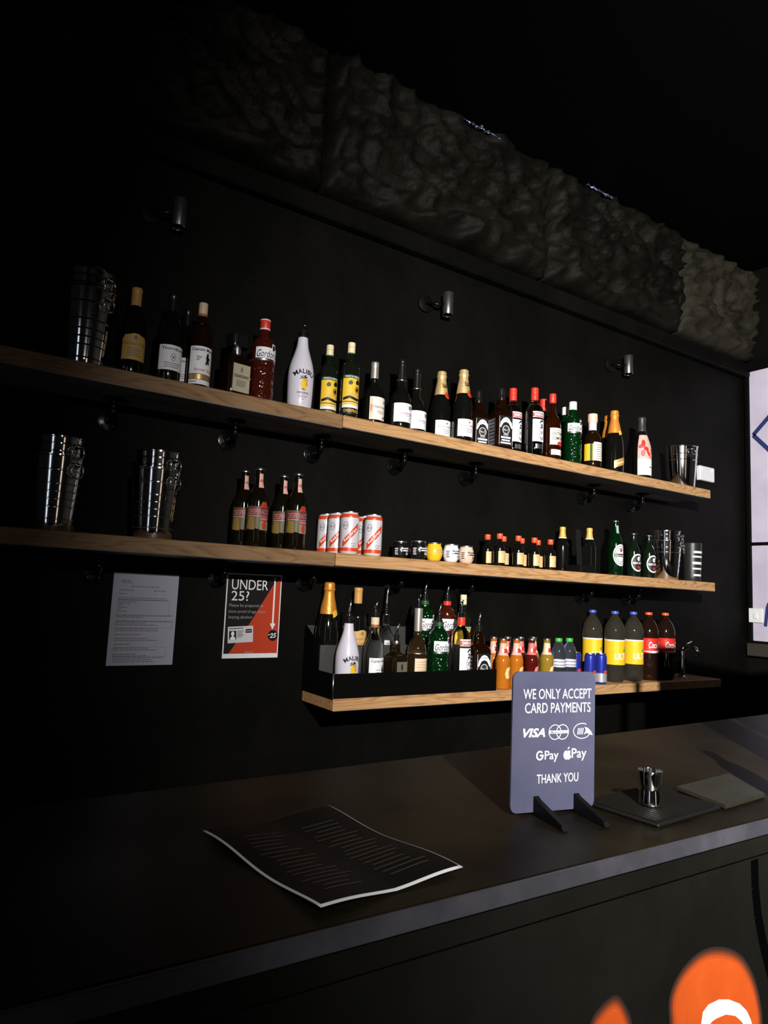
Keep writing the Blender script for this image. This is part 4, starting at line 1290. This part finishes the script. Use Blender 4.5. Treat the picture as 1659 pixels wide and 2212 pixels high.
j1 = juice(OJ, PINKL)
put(j1, [(1.447, -.192, 0, 'orange juice bottle next to the speed rail, front row'), (1.525, -.190, 0, 'orange juice bottle second in the front row of soft drinks'),
         (1.478, -.100, 0, 'orange juice bottle at the left of the back row of soft drinks')], ZL, 'bottle', 'orange juice bottles')
j4 = juice(RJ, mat('deep_pink_label', (.62, .16, .14), .5), bm=mat('rose_ink', (.72, .22, .24), .5))
put(j4, [(1.614, -.190, 0, 'dark red juice bottle in the front row of soft drinks'), (1.560, -.098, 0, 'dark red juice bottle behind the second orange juice bottle'), (1.638, -.098, 0, 'dark red juice bottle behind the front dark red one')], ZL, 'bottle', 'dark red juice bottles')
j5 = juice(YJ, mat('pale_gold_label', (.66, .55, .34), .5), crown=BRUSHED, bm=mat('pale_yellow_ink', (.80, .66, .34), .5))
put(j5, [(1.706, -.190, 0, 'yellow green juice bottle in the front row of soft drinks'), (1.716, -.098, 0, 'yellow green juice bottle in the back row behind its twin')], ZL, 'bottle', 'yellow juice bottles')

WAT = [(0, .01), (.6, 0), (.92, 0), (1, .02), (1, .07), (.95, .10), (1, .13), (1, .20), (.95, .23), (1, .26), (1, .36), (.97, .38), (.97, .56), (1, .58), (1, .66), (.92, .76), (.68, .85), (.44, .90), (.42, .94), (0, .94)]
wa = make(dict(name='water_bottle', H=.204, R=.032, parts=[('body', WAT, PET), ('cap', cap(.50, .915, 1.0), GRCAP)],
               labels=[dict(z0=.39, z1=.55, half=150, mat=mat('pale_lilac_label', (.62, .60, .72), .4), nz=1, items=[('l', -.6, .72, .6, .28, .12, 2, GREY)])]))
put(wa, [(1.790, -.180, 0, 'small water bottle with green cap beside the yellow juice'), (1.858, -.180, 0, 'small water bottle with green cap beside the blue cans')], ZL, 'bottle', 'green capped water bottles')
ec = can('energy_drink_can', .137, .0262, BLUECAN, [
    dict(z0=.07, z1=.36, half=179.9, mat=mat('silver_can', (.60, .60, .62), .32, metal=.6), name='silver_band', nz=3),
    dict(z0=.34, z1=.52, half=46, phi=14, mat=CANR, name='emblem', nz=1, shape=[(-.9, .35), (-.3, .75), (0, .5), (.4, .85), (.95, .65), (.7, .15), (.1, .25), (-.5, .1)])], BRUSHED)
put(ec, [(2.043, -.205, 0, 'slim blue and silver can, rightmost and nearest the edge'), (1.975, -.200, 0, 'slim blue and silver can, middle of three'), (1.958, -.128, 0, 'slim blue and silver can behind, next to the water bottles')], ZL, 'can', 'blue energy drink cans')

BIG = [(0, .02), (.35, .02), (.55, 0), (.80, .0), (.98, .07), (1, .10), (1, .22), (.97, .24), (.97, .60), (1, .62), (1, .70), (.95, .76), (.75, .84), (.45, .90), (.30, .925), (.29, .945), (.36, .95), (.36, .96), (.28, .965), (0, .965)]


def big(bodym, capm, labels):
    return make(dict(name='soft_drink_bottle', H=.331, R=.048, parts=[('body', BIG, bodym), ('cap', cap(.36, .955, 1.0), capm)], labels=labels))


def yl():
    return [dict(z0=.245, z1=.595, half=150, mat=YEL2, nz=3, items=[('r', -.28, .05, -.18, .95, YEL), ('t', 'LILT', -.12, .34, .24, .22, {'bold': .02}, PAPER), ('r', .48, 0, .54, 1, GRCAP), ('l', .06, .72, .34, .12, .035, 8, BRONZE), ('r', -1, .95, 1, 1, PAPER), ('p', [(-.02, .55), (.12, .70), (.14, .5)], GRCAP)])]


SMOKE = mat('tinted_clear_plastic', (.42, .38, .28), .06, trans=.95, ior=1.2)
bl = big(SMOKE, BLUECAP, yl())
put(bl, [(2.196, -.160, 0, 'large yellow labelled soft drink bottle with blue cap, middle of three'), (2.163, -.054, 0, 'large yellow labelled soft drink bottle with blue cap, leftmost and set back'), (2.335, -.160, 0, 'large yellow labelled soft drink bottle with blue cap, beside the cola')], ZL, 'bottle', 'large yellow labelled soft drink bottles')
ck = big(mat('cola_bottle', (.012, .005, .003), .08), mat('red_orange_cap', (.75, .10, .03), .4), [dict(z0=.40, z1=.62, half=150, mat=mat('cola_red', (.62, .02, .012), .45), nz=2, items=[('t', 'Coca-Cola', .0, .55, .42, .36, {'shear': .3, 'bold': .02}, PAPER), ('p', [(-.6, .12), (-.2, .02), (.2, .06), (.6, .0), (.6, .14), (.2, .2), (-.2, .16)], PAPER)])])
put(ck, [(2.455, -.160, 0, 'large dark cola bottle with red label beside the yellow drinks'), (2.590, -.160, 0, 'large dark cola bottle in the shade at the far right')], ZL, 'bottle', 'large cola bottles')

# ------------------------------------------------------------------ things on the counter
# payment sign: rounded slate blue board on two slotted feet
sg = empty('payment_sign', (.338, -1.503, ZC + .0005), math.atan2(-1.5203 + 1.4857, .4173 - .2579))
tag(sg, 'slate blue card payment sign standing on two black feet on the bar', 'sign')
SWD, SHT = .164, .226


def rrect(w, h, r, n=6):
    P_ = []
    for cx_, cy_, a0 in ((w / 2 - r, r, -90), (w / 2 - r, h - r, 0), (-w / 2 + r, h - r, 90), (-w / 2 + r, r, 180)):
        for k in range(n + 1):
            a = R_(a0 + 90 * k / n)
            P_.append((cx_ + r * math.cos(a), cy_ + r * math.sin(a)))
    return P_


bd = link('board', prism_me([(a, b + .004) for a, b in rrect(SWD, SHT, .012)], 1, 0, .004), sg, [SIGNB])


def sgp(name, T, m=CHALK, k=1):
    link(name, tri_mesh(T, lambda a, b: (a, -.0004 * k, b + .004)), bd, m)


X0 = .006
for tx, dx, ty, th_, tw in (('WE ONLY ACCEPT', 0, .1895, .0165, .136), ('CARD PAYMENTS', .001, .1665, .0165, .131), ('THANK YOU', .002, .052, .0145, .082)):
    sgp('lettering', text_at(tx, X0 + dx, ty, th_, tw))
T = text_at('VISA', X0 - .046, .1265, .0145, .043, shear=.3, bold=.03)
for s_ in (-1, 1):
    T += ring2(X0 + .0025 + s_ * .0075, .1265, .0125, .0125, .0012, 32)
T += rect2(X0 - .016, .1242, X0 + .021, .1290)
T += ring2(X0 + .0495, .1272, .0180, .0130, .0012, 36, 60, 345)
for q in range(4):
    T += line2(X0 + .0405 + q * .0032, .1215, X0 + .0425 + q * .0032, .1318, .0014)
T += poly2([(X0 + .0535, .1208), (X0 + .0585, .1238), (X0 + .064, .1215), (X0 + .0715, .1195), (X0 + .068, .126), (X0 + .0615, .1318), (X0 + .0545, .1335), (X0 + .0575, .1287)])
sgp('payment_logos', T)
T = ring2(X0 - .034, .0895, .0072, .0078, .0026, 24, 40, 360) + rect2(X0 - .034, .0882, X0 - .0268, .0908) + text_at('Pay', X0 - .011, .0875, .0185, .027, bold=.006) + text_at('Pay', X0 + .044, .0885, .0205, .030, bold=.004)
ap = []
cx_, cy_ = X0 + .0205, .0885
for k in range(40):
    a = 2 * math.pi * k / 40
    r_ = .0085 * (1 + .05 * math.cos(2 * a))
    if math.sin(a) > .6:
        r_ -= .0022 * math.exp(-((a - math.pi / 2) / .28) ** 2)
    if math.sin(a) < -.6:
        r_ -= .0012 * math.exp(-((a - 3 * math.pi / 2) / .22) ** 2)
    x, y = cx_ + r_ * math.cos(a) * .88, cy_ + r_ * math.sin(a)
    dx, dy = x - (cx_ + .0088), y - (cy_ + .0012)
    d_ = math.hypot(dx, dy)
    if d_ < .0042:
        x, y = cx_ + .0088 + dx / d_ * .0042, cy_ + .0012 + dy / d_ * .0042
    ap.append((x, y))
T += poly2(ap) + poly2([(cx_ + .0002, cy_ + .0088), (cx_ + .0012, cy_ + .0118), (cx_ + .0040, cy_ + .0138), (cx_ + .0034, cy_ + .0108)])
sgp('pay_logos', T)
sgp('card_word', text_at('MasterCard', X0 + .0025, .1266, .0034, .031, bold=.01), SIGNB, 2)
FOOTB = mat('matt_black_feet', (.003, .003, .003), .5, spec=.15)
for fx in (-.034, .045):
    link('foot', prism_me([(-.082, 0), (.050, 0), (.050, .008), (.005, .020), (.005, .006), (-.001, .006), (-.001, .030), (-.008, .026), (-.078, .008)], 0, fx - .005, fx + .005, .0006), sg, FOOTB)

# laminated menu sheet with a white edge, slightly curled
MN = [(-.208, -1.356), (.005, -1.336), (.042, -1.626), (-.172, -1.643)]
mn = empty('menu_sheet', ((MN[0][0] + MN[2][0]) / 2, (MN[0][1] + MN[2][1]) / 2, ZC))
tag(mn, 'black menu sheet with white border lying wavy on the bar', 'menu')
ox, oy = mn.location.x, mn.location.y


def menu_pt(u, v, off=0.):
    a = [MN[0][k] * (1 - u) * (1 - v) + MN[1][k] * u * (1 - v) + MN[2][k] * u * v + MN[3][k] * (1 - u) * v for k in (0, 1)]
    z = .0022 + .0035 * (1 + math.sin(v * 7.2 + u * 1.2 + .4)) * (.35 + .65 * abs(u - .5) * 2) + .0012 * math.sin(u * 9)
    return (a[0] - ox, a[1] - oy, z + off)


nu, nv = 16, 30
vs, fs = [], []
for off in (0, -.0012):
    for j in range(nv + 1):
        for i in range(nu + 1):
            vs.append(menu_pt(i / nu, j / nv, off))
K = (nu + 1) * (nv + 1)
for j in range(nv):
    for i in range(nu):
        a = j * (nu + 1) + i
        fs.append((a, a + nu + 1, a + nu + 2, a + 1))
        fs.append((K + a, K + a + 1, K + a + nu + 2, K + a + nu + 1))
rg = [i for i in range(nu + 1)] + [j * (nu + 1) + nu for j in range(1, nv + 1)] + [nv * (nu + 1) + i for i in range(nu - 1, -1, -1)] + [j * (nu + 1) for j in range(nv - 1, 0, -1)]
for k in range(len(rg)):
    a, b = rg[k], rg[(k + 1) % len(rg)]
    fs.append((a, b, K + b, K + a))
ms = link('sheet', pydata(vs, fs, True), mn, mat('menu_white_border', (.55, .55, .57), .4))
T = []
for i in range(nu):
    for j in range(nv):
        m_, w_ = .020, .027
        u0, u1 = m_ * .6 + (1 - m_ * 1.5) * i / nu, m_ * .6 + (1 - m_ * 1.5) * (i + 1) / nu
        v0, v1 = .008 + (1 - .024) * j / nv, .008 + (1 - .024) * (j + 1) / nv
        T += rect2(u0 * 1 + .004, v0, u1 + .004, v1)
link('black_print', tri_mesh(T, lambda a, b: menu_pt(a, b, .0006)), ms, mat('menu_black', (.003, .003, .0028), .5, spec=.1)).data.flip_normals()
T = []
random.seed(21)
for k in range(17):
    v = .20 + k * .042
    for cx in (.27, .73):
        T += rect2(cx - random.uniform(.10, .17), v, cx + random.uniform(.06, .18), v + .010)
T = [tuple((p[0], 1 - p[1] if 0 else p[1]) for p in t) for t in T]
T = [t for t in T]
lt = link('menu_lines', tri_mesh(split_tris(T, .06), lambda a, b: menu_pt(a, b, .0010)), ms, mat('faint_menu_ink', (.030, .026, .022), .5))
lt.data.flip_normals()

# rubber bar mat with a jigger, and a slate board
RUB = mat('black_rubber', (.0055, .0052, .0044), .5, spec=.25)
bmx = empty('bar_mat', (.530, -1.553, ZC + .0005), R_(4))
tag(bmx, 'ribbed black rubber bar mat under the steel jigger', 'bar mat')
base = box('base', -.098, .098, -.072, .072, 0, .006, RUB, bmx, .002)
for k in range(21):
    link('rib', box_me(-.094 + k * .0090, -.0905 + k * .0090, -.066, .066, .0058, .0095), bmx, RUB)
jg = empty('jigger', (.508, -1.566, ZC + .0107))
tag(jg, 'small polished steel double jigger standing on the rubber bar mat', 'jigger')
me = lathe_me(smooth_prof([(0, .0005), (.0185, 0), (.0195, .001), (.0192, .004), (.0180, .020), (.0172, .026), (.0180, .032), (.0196, .055), (.0200, .0565), (.0188, .0565), (.0165, .034), (0, .032)], 1), 32)
sharpen(me, 50)
link('cup', me, jg, STEEL)
link('rim', tube_me([(.0194 * math.cos(2 * math.pi * k / 28), .0194 * math.sin(2 * math.pi * k / 28), .0562) for k in range(28)], .0010, 6, True), jg, STEEL)
sb = link('slate_board', prism_me([(.640, -1.622), (.790, -1.612), (.875, -1.492), (.668, -1.508)], 2, ZC + .0005, ZC + .0085, .0015), None, mat('grey_slate', (.017, .016, .012), .45, spec=.25, vary=(20., (.024, .0225, .017), .4, .7, (1, 1, 1))))
tag(sb, 'flat grey slate board lying beside the rubber bar mat', 'board')

# chrome tap beyond the cola bottles, catching a few glints
tp = empty('chrome_tap', (2.76, -.14, ZL + .0005))
tag(tp, 'small chrome tap in the shade right of the cola bottles', 'tap')
me = lathe_me([(0, 0), (.024, 0), (.024, .006), (.014, .012), (.012, .10), (.016, .104), (.016, .135), (0, .14)], 20)
sharpen(me)
link('pillar', me, tp, STEEL)
link('spout', tube_me([(0, 0, .12), (0, -.02, .15), (0, -.05, .165), (0, -.08, .155), (0, -.095, .125)], .009, 12), tp, STEEL)
link('lever', tube_me([(0, 0, .135), (.02, .0, .165), (.07, -.01, .185)], .005, 10), tp, STEEL)

# things on the counter just past the right edge of the photograph, whose shadows fall into it
bt = empty('stout_bottle', (.812, -1.645, ZC + .0005))
tag(bt, 'short dark bottle at the counter edge just right of the slate board', 'bottle')
me = lathe_me(smooth_prof([(0, .001), (.022, 0), (.025, .004), (.025, .125), (.020, .145), (.012, .160), (.0115, .185), (0, .185)], 1), 24)
link('body', me, bt, GLASSK)
link('cap', lathe_me([(0, .183), (.0135, .183), (.0135, .198), (0, .199)], 20), bt, BLACKP)
bf = empty('beer_font', (1.043, -1.600, ZC + .0005), R_(42))
tag(bf, 'dark beer font with a tall tap handle on the counter past the slate board', 'beer font')
me = lathe_me(smooth_prof([(0, 0), (.060, 0), (.060, .008), (.048, .014), (.046, .30), (.040, .32), (0, .325)], 1), 28)
link('column', me, bf, BLACKM)
link('tap_handle', tube_me([(-.037, 0, .30), (-.037, 0, .40), (-.037, 0, .56)], [.008, .010, .011], 12), bf, BLACKP)
link('spout', tube_me([(-.02, -.04, .27), (-.02, -.07, .275), (-.02, -.085, .25), (-.02, -.085, .21)], .009, 12), bf, STEEL)
ti = empty('till', (1.46, -1.60, ZC + .0005), R_(-32))
tag(ti, 'black point of sale till on the counter beyond the beer font', 'till')
box('base', -.10, .10, -.06, .10, 0, .06, BLACKP, ti, .006)
box('stand', -.04, .04, -.02, .02, .05, .25, BLACKP, ti, .004)
box('screen', -.25, .25, -.03, .0, .12, .60, BLACKP, ti, .006)
